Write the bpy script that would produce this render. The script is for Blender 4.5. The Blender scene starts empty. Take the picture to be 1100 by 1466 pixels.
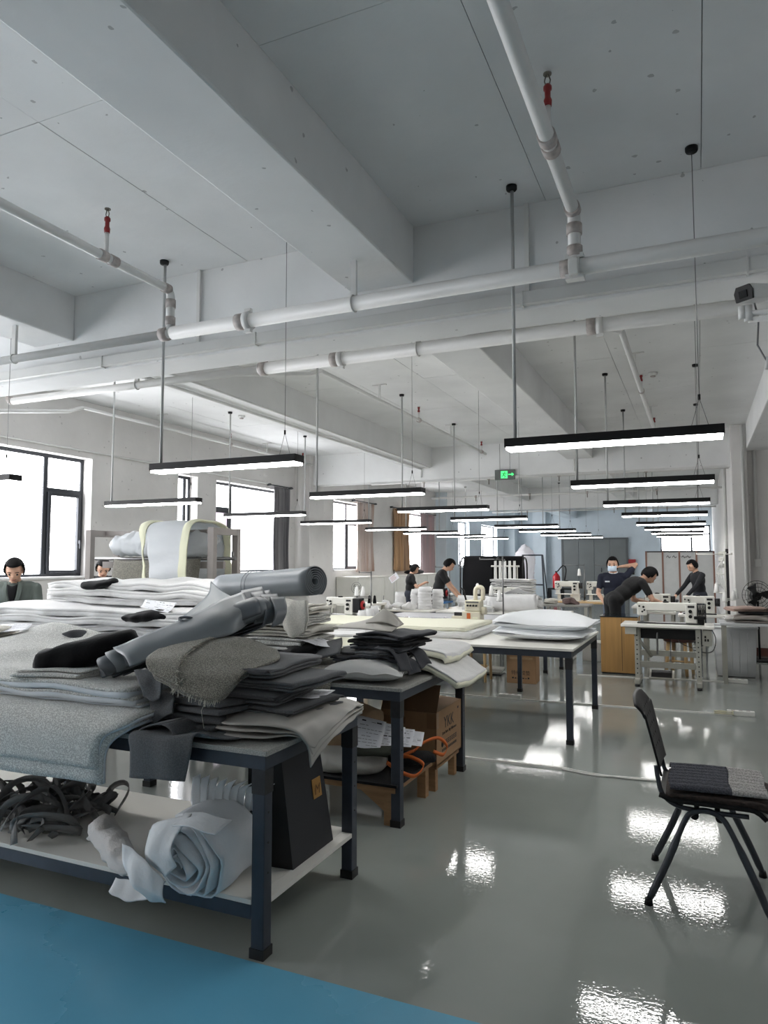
import bpy, bmesh, math, random
import numpy as np
from mathutils import Vector, Matrix, noise as mnoise

scene = bpy.context.scene
COL = scene.collection

# ------------------------------------------------------------------ camera, world, exposure
F_PX, CX, CY, CAM_H = 1016.0, 550.0, 733.0, 1.6
YAW = math.atan(450 / math.hypot(F_PX, 70)); PITCH = math.atan(70 / F_PX)
_f = Vector((-math.sin(YAW) * math.cos(PITCH), math.cos(YAW) * math.cos(PITCH), math.sin(PITCH)))
_r = Vector((math.cos(YAW), math.sin(YAW), 0.0))
_u = _r.cross(_f)
CAM = Vector((0, 0, CAM_H))
cam_data = bpy.data.cameras.new('camera')
cam_data.sensor_fit = 'HORIZONTAL'; cam_data.sensor_width = 36.0
cam_data.lens = 36.0 * F_PX / 1100.0
cam_data.clip_start = 0.05; cam_data.clip_end = 200
cam = bpy.data.objects.new('camera', cam_data); COL.objects.link(cam)
cam.matrix_world = Matrix(((_r.x, _u.x, -_f.x, 0), (_r.y, _u.y, -_f.y, 0), (_r.z, _u.z, -_f.z, CAM_H), (0, 0, 0, 1)))
scene.camera = cam

world = bpy.data.worlds.new('overcast_sky'); scene.world = world
world.use_nodes = True
world.node_tree.nodes['Background'].inputs[0].default_value = (0.80, 0.85, 0.95, 1)
world.node_tree.nodes['Background'].inputs[1].default_value = 1.0
WINDOW_EMIT = 9.5
LAMP_EMIT = 22.0
scene.view_settings.view_transform = 'Standard'
scene.view_settings.look = 'None'
scene.view_settings.gamma = 1.0
scene.view_settings.use_curve_mapping = False
scene.view_settings.exposure = 0.42
try:
    scene.cycles.use_denoising = True
    scene.cycles.max_bounces = 10; scene.cycles.diffuse_bounces = 6
    scene.cycles.sample_clamp_indirect = 6.0
except Exception:
    pass

# a photo pixel gives a direction; the distance comes from the plane the thing touches
def _dir(px, py): return _f * F_PX + _r * (px - CX) + _u * (CY - py)
def atY(px, py, Y): d = _dir(px, py); return CAM + d * (Y / d.y)
def atZ(px, py, z): d = _dir(px, py); return CAM + d * ((z - CAM_H) / d.z)
def atX(px, py, X): d = _dir(px, py); return CAM + d * (X / d.x)

# ------------------------------------------------------------------ materials
def lin(c):
    return tuple(((v / 255) / 12.92 if v / 255 <= 0.04045 else ((v / 255 + 0.055) / 1.055) ** 2.4) for v in c)
_MATS = {}
def mat(name, rgb, rough=0.6, metal=0.0, var=0.0, vscale=8.0, bump=0.0, bscale=60.0, spec=0.5, rgb2=None,
        speck=0.0, sscale=300.0, emit=0.0, sheen=0.0, trans=0.0, bdist=0.01, kind='NOISE', stretch=None, alpha=1.0):
    if name in _MATS: return _MATS[name]
    m = bpy.data.materials.new(name); m.use_nodes = True
    nt = m.node_tree; N = nt.nodes; L = nt.links
    b = N['Principled BSDF']
    c = lin(rgb)
    b.inputs['Base Color'].default_value = (*c, 1)
    b.inputs['Roughness'].default_value = rough
    b.inputs['Metallic'].default_value = metal
    b.inputs['Specular IOR Level'].default_value = spec
    if sheen: b.inputs['Sheen Weight'].default_value = sheen
    if trans: b.inputs['Transmission Weight'].default_value = trans
    if alpha < 1: b.inputs['Alpha'].default_value = alpha
    if emit:
        b.inputs['Emission Color'].default_value = (*c, 1); b.inputs['Emission Strength'].default_value = emit
    need = var or bump or speck or rgb2
    if need:
        tc = N.new('ShaderNodeTexCoord'); src = tc.outputs['Object']
        if stretch:
            mp = N.new('ShaderNodeMapping'); mp.inputs['Scale'].default_value = stretch
            L.new(src, mp.inputs[0]); src = mp.outputs[0]
    col = None
    if var or rgb2:
        n = N.new('ShaderNodeTexNoise'); n.inputs['Scale'].default_value = vscale; n.inputs['Detail'].default_value = 5
        L.new(src, n.inputs['Vector'])
        mx = N.new('ShaderNodeMix'); mx.data_type = 'RGBA'
        rp = N.new('ShaderNodeMapRange'); rp.inputs[1].default_value = 0.3; rp.inputs[2].default_value = 0.7
        L.new(n.outputs['Fac'], rp.inputs[0]); L.new(rp.outputs[0], mx.inputs['Factor'])
        if rgb2: a, d = c, lin(rgb2)
        else: a, d = tuple(v * (1 - var) for v in c), tuple(min(1, v * (1 + var)) for v in c)
        mx.inputs['A'].default_value = (*a, 1); mx.inputs['B'].default_value = (*d, 1)
        col = mx.outputs['Result']
    if speck:
        v = N.new('ShaderNodeTexNoise'); v.inputs['Scale'].default_value = sscale; v.inputs['Detail'].default_value = 1
        L.new(src, v.inputs['Vector'])
        r2 = N.new('ShaderNodeMapRange'); r2.inputs[1].default_value = 0.42; r2.inputs[2].default_value = 0.62
        r2.inputs[3].default_value = 1 - speck; r2.inputs[4].default_value = 1 + speck * 0.6
        L.new(v.outputs['Fac'], r2.inputs[0])
        hs = N.new('ShaderNodeVectorMath'); hs.operation = 'SCALE'
        if col is None:
            rgbn = N.new('ShaderNodeRGB'); rgbn.outputs[0].default_value = (*c, 1); col = rgbn.outputs[0]
        L.new(col, hs.inputs[0]); L.new(r2.outputs[0], hs.inputs['Scale']); col = hs.outputs[0]
    if col is not None: L.new(col, b.inputs['Base Color'])
    if bump:
        n2 = N.new('ShaderNodeTexNoise'); n2.inputs['Scale'].default_value = bscale; n2.inputs['Detail'].default_value = 3
        L.new(src, n2.inputs['Vector'])
        bp = N.new('ShaderNodeBump'); bp.inputs['Strength'].default_value = bump; bp.inputs['Distance'].default_value = bdist
        L.new(n2.outputs['Fac'], bp.inputs['Height']); L.new(bp.outputs[0], b.inputs['Normal'])
    _MATS[name] = m
    return m

# ------------------------------------------------------------------ mesh helpers
def frame_from(d):
    d = Vector(d).normalized()
    up = Vector((0, 0, 1)) if abs(d.z) < 0.95 else Vector((0, 1, 0))
    a = d.cross(up).normalized(); b = a.cross(d).normalized()
    return a, b, d

class MB:
    def __init__(s): s.v = []; s.f = []; s.sm = []
    def add(s, vs, fs, smooth=False):
        o = len(s.v); s.v.extend([tuple(p) for p in vs]); s.f.extend([tuple(i + o for i in q) for q in fs]); s.sm.extend([smooth] * len(fs)); return s
    def box(s, lo, hi, M=None):
        x0, y0, z0 = lo; x1, y1, z1 = hi
        vs = [Vector(p) for p in ((x0,y0,z0),(x1,y0,z0),(x1,y1,z0),(x0,y1,z0),(x0,y0,z1),(x1,y0,z1),(x1,y1,z1),(x0,y1,z1))]
        if M is not None: vs = [M @ p for p in vs]
        return s.add(vs, [(0,3,2,1),(4,5,6,7),(0,1,5,4),(1,2,6,5),(2,3,7,6),(3,0,4,7)])
    def cbox(s, c, d, rz=0, rx=0, ry=0):
        M = Matrix.Translation(Vector(c)) @ Matrix.Rotation(rz, 4, 'Z') @ Matrix.Rotation(ry, 4, 'Y') @ Matrix.Rotation(rx, 4, 'X')
        return s.box((-d[0]/2, -d[1]/2, -d[2]/2), (d[0]/2, d[1]/2, d[2]/2), M)
    def cyl(s, p0, p1, r0, r1=None, n=14, smooth=True):
        r1 = r0 if r1 is None else r1
        p0 = Vector(p0); p1 = Vector(p1); a, b, d = frame_from(p1 - p0)
        vs = []; k = n
        for p, r in ((p0, r0), (p1, r1)):
            for i in range(k):
                t = 2 * math.pi * i / k; vs.append(p + a * (r * math.cos(t)) + b * (r * math.sin(t)))
        s.add(vs, [(i, (i + 1) % k, k + (i + 1) % k, k + i) for i in range(k)], smooth)
        o = len(s.v) - 2 * k
        s.f.append(tuple(range(o + k - 1, o - 1, -1))); s.f.append(tuple(range(o + k, o + 2 * k))); s.sm += [False, False]
        return s
    def tube(s, pts, r, n=10, closed=False):
        pts = [Vector(p) for p in pts]; m = len(pts)
        if m < 2: return s
        rs = r if isinstance(r, (list, tuple)) else [r] * m
        vs = []; pa = None
        for i, p in enumerate(pts):
            d = (pts[min(i + 1, m - 1)] - pts[max(i - 1, 0)])
            if d.length < 1e-9: d = Vector((0, 0, 1))
            d.normalize()
            if pa is None: a, b, _ = frame_from(d)
            else:
                a = pa - d * pa.dot(d)
                if a.length < 1e-6: a, b, _ = frame_from(d)
                a.normalize(); b = d.cross(a)
            pa = a
            b = d.cross(a)
            for k in range(n):
                t = 2 * math.pi * k / n; vs.append(p + a * (rs[i] * math.cos(t)) + b * (rs[i] * math.sin(t)))
        fs = [(i * n + k, i * n + (k + 1) % n, (i + 1) * n + (k + 1) % n, (i + 1) * n + k) for i in range(m - 1) for k in range(n)]
        s.add(vs, fs, True)
        o = len(s.v) - m * n
        s.f.append(tuple(range(o + n - 1, o - 1, -1))); s.f.append(tuple(range(o + (m - 1) * n, o + m * n))); s.sm += [False, False]
        return s
    def lathe(s, prof, n=20, M=None, smooth=True):
        vs = []
        for r, z in prof:
            for k in range(n):
                t = 2 * math.pi * k / n; p = Vector((r * math.cos(t), r * math.sin(t), z)); vs.append(M @ p if M is not None else p)
        m = len(prof)
        s.add(vs, [(i * n + k, i * n + (k + 1) % n, (i + 1) * n + (k + 1) % n, (i + 1) * n + k) for i in range(m - 1) for k in range(n)], smooth)
        o = len(s.v) - m * n
        s.f.append(tuple(range(o + n - 1, o - 1, -1))); s.f.append(tuple(range(o + (m - 1) * n, o + m * n))); s.sm += [False, False]
        return s
    def prism(s, poly, h0, h1, M=None):          # poly in xy, extruded along z, M maps to place
        n = len(poly)
        vs = [Vector((x, y, h0)) for x, y in poly] + [Vector((x, y, h1)) for x, y in poly]
        if M is not None: vs = [M @ p for p in vs]
        return s.add(vs, [tuple(range(n - 1, -1, -1)), tuple(range(n, 2 * n))] + [(i, (i + 1) % n, n + (i + 1) % n, n + i) for i in range(n)])
    def slab(s, P, t, closed_u=False):           # P: (nu,nv,3) numpy grid -> closed sheet of thickness t
        P = np.asarray(P, float); nu, nv, _ = P.shape
        du = np.gradient(P, axis=0); dv = np.gradient(P, axis=1)
        n = np.cross(du, dv); l = np.linalg.norm(n, axis=2, keepdims=True); l[l < 1e-12] = 1; n /= l
        A = (P + n * t / 2).reshape(-1, 3); B = (P - n * t / 2).reshape(-1, 3); q = nu * nv
        i, j = np.meshgrid(np.arange(nu - 1), np.arange(nv - 1), indexing='ij'); a = (i * nv + j).ravel()
        fs = [(x, x + nv, x + nv + 1, x + 1) for x in a.tolist()] + [(q + x, q + x + 1, q + x + nv + 1, q + x + nv) for x in a.tolist()]
        for k in range(nv - 1):
            fs.append((k, k + 1, q + k + 1, q + k)); z = (nu - 1) * nv + k; fs.append((z + 1, z, q + z, q + z + 1))
        for k in range(nu - 1):
            z = k * nv; fs.append((z + nv, z, q + z, q + z + nv)); w = z + nv - 1; fs.append((w, w + nv, q + w + nv, q + w))
        return s.add(np.vstack([A, B]).tolist(), fs, True)
    def build(s, name, material, parent=None, loc=None, rz=0, bevel=0.0, subsurf=0):
        me = bpy.data.meshes.new(name); me.from_pydata(s.v, [], s.f)
        me.polygons.foreach_set('use_smooth', s.sm); me.update()
        o = bpy.data.objects.new(name, me); COL.objects.link(o)
        if material is not None: me.materials.append(material)
        if parent is not None: o.parent = parent
        if loc is not None: o.location = loc
        if rz: o.rotation_euler[2] = rz
        if bevel:
            md = o.modifiers.new('bevel', 'BEVEL'); md.width = bevel; md.segments = 2; md.limit_method = 'ANGLE'
        return o

def tag(o, label, cat, group=None):
    o['label'] = label; o['category'] = cat
    if group: o['group'] = group
    return o
def thing(name, label, cat, loc=(0, 0, 0), rz=0, group=None):
    o = bpy.data.objects.new(name, None); COL.objects.link(o); o.empty_display_size = 0.1
    o.location = loc; o.rotation_euler[2] = rz
    return tag(o, label, cat, group)
def struct(o): o['kind'] = 'structure'; return o
def sempty(name):
    o = bpy.data.objects.new(name, None); COL.objects.link(o); return struct(o)
def dup(root, loc, rz=0, label=None, group=None):
    r = root.copy(); COL.objects.link(r); r.location = loc; r.rotation_euler[2] = rz
    if label: r['label'] = label
    if group: r['group'] = group
    for ch in list(root.children):
        c = ch.copy(); COL.objects.link(c); c.parent = r
        for g in list(ch.children):
            d = g.copy(); COL.objects.link(d); d.parent = c
    return r

# smooth random field on 3D points
def wob(P, amp, freq, seed=0):
    rng = np.random.RandomState(seed); P = np.asarray(P, float); o = np.zeros(P.shape[:-1])
    for k in range(7):
        d = rng.normal(size=3); d /= np.linalg.norm(d); fq = freq * (0.6 + 1.5 * rng.rand()); o += np.sin(P @ d * fq * 2 * math.pi + rng.rand() * 6.28) / (1 + 0.6 * k)
    return o * amp / 1.6
def crom(pts, n):                                # Catmull-Rom through (m,k) points -> (n,k)
    p = np.asarray(pts, float); m = len(p)
    if m == 2:
        t = np.linspace(0, 1, n)[:, None]; return p[0] * (1 - t) + p[1] * t
    e = np.concatenate([[2 * p[0] - p[1]], p, [2 * p[-1] - p[-2]]]); out = []
    for t in np.linspace(0, m - 1, n):
        i = min(int(t), m - 2); u = t - i; a, b, c, d = e[i], e[i + 1], e[i + 2], e[i + 3]
        out.append(0.5 * (2 * b + (c - a) * u + (2 * a - 5 * b + 4 * c - d) * u * u + (3 * b - a - 3 * c + d) * u ** 3))
    return np.array(out)
def patch(rows, nu=24, nv=24):                   # rows of points -> smooth grid
    R = [crom([list(p) for p in r], nv) for r in rows]
    R = np.array(R)
    return np.stack([crom(R[:, j], nu) for j in range(nv)], axis=1)
def cloth(name, rows, m, parent=None, nu=28, nv=28, t=0.006, amp=0.006, freq=3.0, seed=0, ragged=0.0):
    G = patch(rows, nu, nv)
    w = wob(G, amp, freq, seed); G[..., 2] += w
    G[..., 0] += wob(G, amp * 0.5, freq * 1.3, seed + 5); G[..., 1] += wob(G, amp * 0.5, freq * 1.3, seed + 9)
    if ragged:
        rng = np.random.RandomState(seed + 3)
        for e0, e1 in (((0, slice(None)), (1, slice(None))), ((-1, slice(None)), (-2, slice(None)))):
            G[e0] += (G[e0] - G[e1]) * (rng.rand(nv)[:, None] * ragged)
    return MB().slab(G, t).build(name, m, parent)
def spiral_roll(mb, p0, p1, r0, r1, turns, t, nseg=28, nl=14, amp=0.003, seed=0, stagger=0.0, squash=1.0, start=0.0, bend=0.0):
    p0 = Vector(p0); p1 = Vector(p1); a, b, d = frame_from(p1 - p0)
    n = int(nseg * turns) + 1; rng = np.random.RandomState(seed)
    th = np.linspace(0, 2 * math.pi * turns, n); rr = r0 + (r1 - r0) * th / th[-1]
    G = np.zeros((n, nl, 3)); L = (p1 - p0).length
    for i in range(n):
        lay = int(th[i] / (2 * math.pi)); off = stagger * (th[i] / th[-1])
        o0 = off + stagger * 0.15 * math.sin(th[i] * 1.7 + seed); o1 = off * 0.5 + stagger * 0.15 * math.sin(th[i] * 1.3 + seed + 2)
        ca, sa = math.cos(th[i] + start) * rr[i], math.sin(th[i] + start) * rr[i] * squash
        for j in range(nl):
            s = j / (nl - 1); q = p0 + d * (o0 + (L - o0 - o1) * s) + a * ca + b * sa
            q.z -= bend * 4 * s * (1 - s) 
            G[i, j] = q
    G[..., 2] += wob(G, amp, 4.0, seed); G[..., 0] += wob(G, amp, 4.0, seed + 1)
    return mb.slab(G, t)
def fold_grid(w, d, h, layers, nv=24, amp=0.006, seed=0, skew=0.0, bulge=0.25):
    """zigzag-folded cloth: folds show on the -y and +y sides; w along x, d along y, h total height"""
    t = h / layers; prof = []; rng = np.random.RandomState(seed)
    for k in range(layers):
        z = t * (k + 0.5); y0, y1 = -d / 2, d / 2
        y0 += rng.uniform(-.06, .06) * d; y1 += rng.uniform(-.06, .06) * d
        seq = np.linspace(y0, y1, 9) if k % 2 == 0 else np.linspace(y1, y0, 9)
        for y in seq: prof.append((y, z))
        if k < layers - 1:
            s = 1 if k % 2 == 0 else -1
            for a in (0.25, 0.5, 0.75):
                prof.append((seq[-1] + s * math.sin(a * math.pi) * t * 0.6, z + t * (1 - math.cos(a * math.pi)) / 2))
    prof = np.array(prof); G = np.zeros((len(prof), nv, 3))
    xs = np.linspace(-w / 2, w / 2, nv)
    for j, x in enumerate(xs):
        G[:, j, 0] = x; G[:, j, 1] = prof[:, 0] + skew * x; G[:, j, 2] = prof[:, 1] * (1 - bulge * (2 * abs(x) / w) ** 3 * 0.6)
    fall = G[..., 2] / max(h, 1e-6)
    G[..., 2] += wob(G, amp, 3.5, seed) * fall
    G[..., 1] += wob(G, amp * 1.6, 2.5, seed + 4); G[..., 0] += wob(G * np.array([.3, 1, 6]), amp * 2.2, 2.2, seed + 7)
    return G, t
def folded(name, m, label, cat, loc, w, d, h, layers, rz=0, amp=0.006, seed=0, group=None, skew=0.0, bulge=0.25, tk=0.6, nv=24):
    G, t = fold_grid(w, d, h, layers, amp=amp, seed=seed, skew=skew, bulge=bulge, nv=nv)
    G[..., 2] = np.maximum(G[..., 2], t * tk / 2)
    o = MB().slab(G, t * tk).build(name, m, None, loc, rz)
    return tag(o, label, cat, group)
def text(name, body, m, parent, loc, rot, size, ax='LEFT', ext=0.0004):
    c = bpy.data.curves.new(name, 'FONT'); c.body = body; c.size = size; c.align_x = ax; c.extrude = ext
    t = bpy.data.objects.new('text_source', c); COL.objects.link(t)
    dg = bpy.context.evaluated_depsgraph_get(); me = bpy.data.meshes.new_from_object(t.evaluated_get(dg)); me.materials.clear(); me.materials.append(m)
    bpy.data.objects.remove(t)
    o = bpy.data.objects.new(name, me); COL.objects.link(o); o.parent = parent; o.location = loc; o.rotation_euler = rot
    return o
# ------------------------------------------------------------------ room dimensions (metres; +Y runs down the rows, +X to the right)
ZC = 3.93; XL = -8.15; XR = 3.6; YB = -3.2; YF = 33.0; XP = 0.58; Y1 = 4.5; Y2 = 13.7; Y3 = 22.9; WT = 0.3

def plaster(name, rgb, spots=0.5):
    m = bpy.data.materials.new(name); m.use_nodes = True; nt = m.node_tree; N = nt.nodes; L = nt.links; b = N['Principled BSDF']
    b.inputs['Roughness'].default_value = 0.75; b.inputs['Specular IOR Level'].default_value = 0.25
    tc = N.new('ShaderNodeTexCoord'); c = lin(rgb)
    n1 = N.new('ShaderNodeTexNoise'); n1.inputs['Scale'].default_value = 1.3; n1.inputs['Detail'].default_value = 6
    L.new(tc.outputs['Object'], n1.inputs['Vector'])
    r1 = N.new('ShaderNodeMapRange'); r1.inputs[1].default_value = .3; r1.inputs[2].default_value = .7; r1.inputs[3].default_value = .90; r1.inputs[4].default_value = 1.04
    L.new(n1.outputs['Fac'], r1.inputs[0])
    v = N.new('ShaderNodeTexVoronoi'); v.inputs['Scale'].default_value = 8.0; v.inputs['Randomness'].default_value = 1
    nd = N.new('ShaderNodeTexNoise'); nd.inputs['Scale'].default_value = 30; L.new(tc.outputs['Object'], nd.inputs['Vector'])
    mxv = N.new('ShaderNodeVectorMath'); mxv.operation = 'MULTIPLY_ADD'; mxv.inputs[1].default_value = (.03, .03, .03)
    L.new(nd.outputs['Color'], mxv.inputs[0]); L.new(tc.outputs['Object'], mxv.inputs[2]); L.new(mxv.outputs[0], v.inputs['Vector'])
    sel = N.new('ShaderNodeSeparateColor'); L.new(v.outputs['Color'], sel.inputs[0])
    rad = N.new('ShaderNodeMapRange'); rad.inputs[1].default_value = .4; rad.inputs[2].default_value = 1; rad.inputs[3].default_value = 0; rad.inputs[4].default_value = .12
    L.new(sel.outputs[0], rad.inputs[0])
    lt = N.new('ShaderNodeMath'); lt.operation = 'LESS_THAN'; L.new(v.outputs['Distance'], lt.inputs[0]); L.new(rad.outputs[0], lt.inputs[1])
    sp = N.new('ShaderNodeMath'); sp.operation = 'MULTIPLY_ADD'; sp.inputs[1].default_value = -spots; sp.inputs[2].default_value = 1
    L.new(lt.outputs[0], sp.inputs[0])
    mu = N.new('ShaderNodeMath'); mu.operation = 'MULTIPLY'; L.new(r1.outputs[0], mu.inputs[0]); L.new(sp.outputs[0], mu.inputs[1])
    sc = N.new('ShaderNodeVectorMath'); sc.operation = 'SCALE'; sc.inputs[0].default_value = c; L.new(mu.outputs[0], sc.inputs['Scale'])
    L.new(sc.outputs[0], b.inputs['Base Color'])
    n2 = N.new('ShaderNodeTexNoise'); n2.inputs['Scale'].default_value = 9; n2.inputs['Detail'].default_value = 8; L.new(tc.outputs['Object'], n2.inputs['Vector'])
    bp = N.new('ShaderNodeBump'); bp.inputs['Strength'].default_value = .18; bp.inputs['Distance'].default_value = .02
    L.new(n2.outputs['Fac'], bp.inputs['Height']); L.new(bp.outputs[0], b.inputs['Normal'])
    return m
M_CEIL = plaster('ceiling_paint', (224, 225, 225), .4)
M_BEAM = plaster('beam_paint', (224, 225, 225), .4)
M_WALL = plaster('wall_paint', (216, 214, 212), .25)
M_BLUE = plaster('pale_blue_wall_paint', (204, 214, 221), .15)
M_SEAM = mat('seam_shadow_gap', (150, 150, 150), .9)

def epoxy(name, rgb, rough=.13):
    m = bpy.data.materials.new(name); m.use_nodes = True; nt = m.node_tree; N = nt.nodes; L = nt.links; b = N['Principled BSDF']
    tc = N.new('ShaderNodeTexCoord'); c = lin(rgb); b.inputs['Specular IOR Level'].default_value = .6
    n1 = N.new('ShaderNodeTexNoise'); n1.inputs['Scale'].default_value = .9; n1.inputs['Detail'].default_value = 7; L.new(tc.outputs['Object'], n1.inputs['Vector'])
    r1 = N.new('ShaderNodeMapRange'); r1.inputs[1].default_value = .3; r1.inputs[2].default_value = .7; r1.inputs[3].default_value = .9; r1.inputs[4].default_value = 1.08
    L.new(n1.outputs['Fac'], r1.inputs[0])
    sc = N.new('ShaderNodeVectorMath'); sc.operation = 'SCALE'; sc.inputs[0].default_value = c; L.new(r1.outputs[0], sc.inputs['Scale']); L.new(sc.outputs[0], b.inputs['Base Color'])
    r2 = N.new('ShaderNodeMapRange'); r2.inputs[1].default_value = .3; r2.inputs[2].default_value = .7; r2.inputs[3].default_value = rough * .75; r2.inputs[4].default_value = rough * 1.5
    L.new(n1.outputs['Fac'], r2.inputs[0]); L.new(r2.outputs[0], b.inputs['Roughness'])
    n2 = N.new('ShaderNodeTexNoise'); n2.inputs['Scale'].default_value = 55; n2.inputs['Detail'].default_value = 2; L.new(tc.outputs['Object'], n2.inputs['Vector'])
    bp = N.new('ShaderNodeBump'); bp.inputs['Strength'].default_value = .06; bp.inputs['Distance'].default_value = .006
    L.new(n2.outputs['Fac'], bp.inputs['Height']); L.new(bp.outputs[0], b.inputs['Normal'])
    return m
M_FLOOR = epoxy('grey_green_epoxy', (142, 147, 143), .03)
M_BLUEFLOOR = epoxy('blue_epoxy', (98, 166, 196), .22)

struct(MB().box((XL - WT, YB - WT, -.2), (XR + WT, YF + WT, 0)).build('floor', M_FLOOR))
struct(MB().box((XL, .7, 0), (XR, 2.49, .0015)).build('floor_walkway', M_BLUEFLOOR))

# ceiling slab with formwork panels and beams as its pieces
ceil = struct(MB().box((XL - WT, YB - WT, ZC + .02), (XR + WT, YF + WT, ZC + .25)).build('ceiling', M_SEAM))
def panels(x0, x1, y0, y1, nx, ny, shift=.0):
    for i in range(nx):
        for j in range(ny):
            a = x0 + (x1 - x0) * i / nx; b = x0 + (x1 - x0) * (i + 1) / nx
            c = y0 + (y1 - y0) * j / ny; d = y0 + (y1 - y0) * (j + 1) / ny
            g = .0021
            z = ZC + (.0015 if (i + j) % 2 else 0)
            MB().box((a + g, c + g, z), (b - g, d - g, ZC + .021)).build('panel', M_CEIL, ceil)
BA0, BA1 = -2.24, -1.76          # beam over the aisle, running down the room
BL0, BL1 = -5.45, -4.97
for (ya, yb, ny) in ((YB, Y1, 4), (Y1 + .35, Y2, 5), (Y2 + .35, Y3, 3), (Y3 + .35, YF, 2)):
    panels(XL, BL0, ya, yb, 3, ny); panels(BL1, BA0, ya, yb, 3, ny)
    if ya < Y2: panels(BA1, 1.0, ya, yb, 3, ny); panels(1.5, XR, ya, yb, 2, ny)
    else: panels(BA1, XP, ya, yb, 2, ny)
def beam(x0, x1, y0, y1, z, m=M_BEAM): return MB().box((x0, y0, z), (x1, y1, ZC + .02)).build('beam', m, ceil, bevel=.012)
for (x0, x1) in ((BA0, BA1), (BL0, BL1)):
    for (ya, yb) in ((YB, Y1), (Y1 + .35, Y2), (Y2 + .35, Y3)): beam(x0, x1, ya, yb, 3.53)
    beam(x0, x1, Y3 + .35, YF, 3.53, M_BLUE)
beam(.80, 1.30, Y1 + .35, Y2, 3.5); beam(1.0, 1.5, YB, Y1, 3.5)
beam(XL, XR, Y1, Y1 + .35, 3.23); beam(XL, XP, Y2, Y2 + .35, 3.27); beam(XL, XP, Y3, Y3 + .35, 3.27)

# walls
def wall_holes(name, m, holes, y0, y1, x0, x1):      # wall in the YZ plane with window openings (y0,y1,z0,z1)
    b = MB(); y = y0
    for (a, c, z0, z1) in sorted(holes):
        b.box((x0, y, 0), (x1, a, ZC)); b.box((x0, a, 0), (x1, c, z0)); b.box((x0, a, z1), (x1, c, ZC)); y = c
    b.box((x0, y, 0), (x1, y1, ZC))
    return struct(b.build(name, m))
SILL, HEAD = 1.37, 3.10
WINS = [(-1.9, .9), (2.0, 4.3), (5.2, 7.78), (9.68, 10.2), (10.74, 13.05), (15.38, 17.2), (19.6, 21.9)]
WINF = [(25.3, 26.7), (28.4, 30.9)]
wall_holes('wall_left', M_WALL, [(a, b, SILL, HEAD) for a, b in WINS], YB, Y3 + .1, XL - WT, XL)
wall_holes('wall_left_far', M_BLUE, [(a, b, SILL, HEAD) for a, b in WINF], Y3 + .1, YF, XL - WT, XL)
wf = MB(); FW = (-1.48, .50, 1.98, 3.12)
wf.box((XL - WT, YF, 0), (FW[0], YF + WT, ZC)); wf.box((FW[0], YF, 0), (FW[1], YF + WT, FW[2])); wf.box((FW[0], YF, FW[3]), (FW[1], YF + WT, ZC)); wf.box((FW[1], YF, 0), (XP + 1, YF + WT, ZC))
struct(wf.build('wall_far', M_BLUE))
struct(MB().box((XP, Y2, 0), (XR + WT, Y2 + WT, ZC)).build('wall_partition', M_WALL))
struct(MB().box((XP, Y2 + WT, 0), (XP + WT, YF, ZC)).build('wall_side', M_WALL))
struct(MB().box((XR, YB - WT, 0), (XR + WT, Y2 + .1, ZC)).build('wall_right', M_WALL))
struct(MB().box((XL - WT, YB - WT, 0), (XR + WT, YB, ZC)).build('wall_back', M_WALL))
def column(x0, y0, x1, y1, m): return struct(MB().box((x0, y0, 0), (x1, y1, ZC)).build('column', m, bevel=.015))
column(XL - .05, Y2 - .15, XL + .38, Y2 + .5, M_WALL); column(XL - .05, Y3 - .1, XL + .38, Y3 + .5, M_BLUE); column(XL - .05, YF - .9, XL + .5, YF, M_BLUE)
column(XP - .02, Y2 - .3, XP + .22, Y2 + .02, M_WALL); column(.66, Y1 - .15, 1.3, Y1 + .5, M_WALL); column(-6.95, YF - .35, -6.35, YF, M_BLUE)
column(XL - .05, Y1 - .15, XL + .38, Y1 + .5, M_WALL)
M_SKIRT = mat('dark_red_skirting', (92, 52, 44), .5, var=.15)
struct(MB().box((XP + .2, Y2 - .02, 0), (XR, Y2, .13)).build('baseboard_partition', M_SKIRT))

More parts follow.
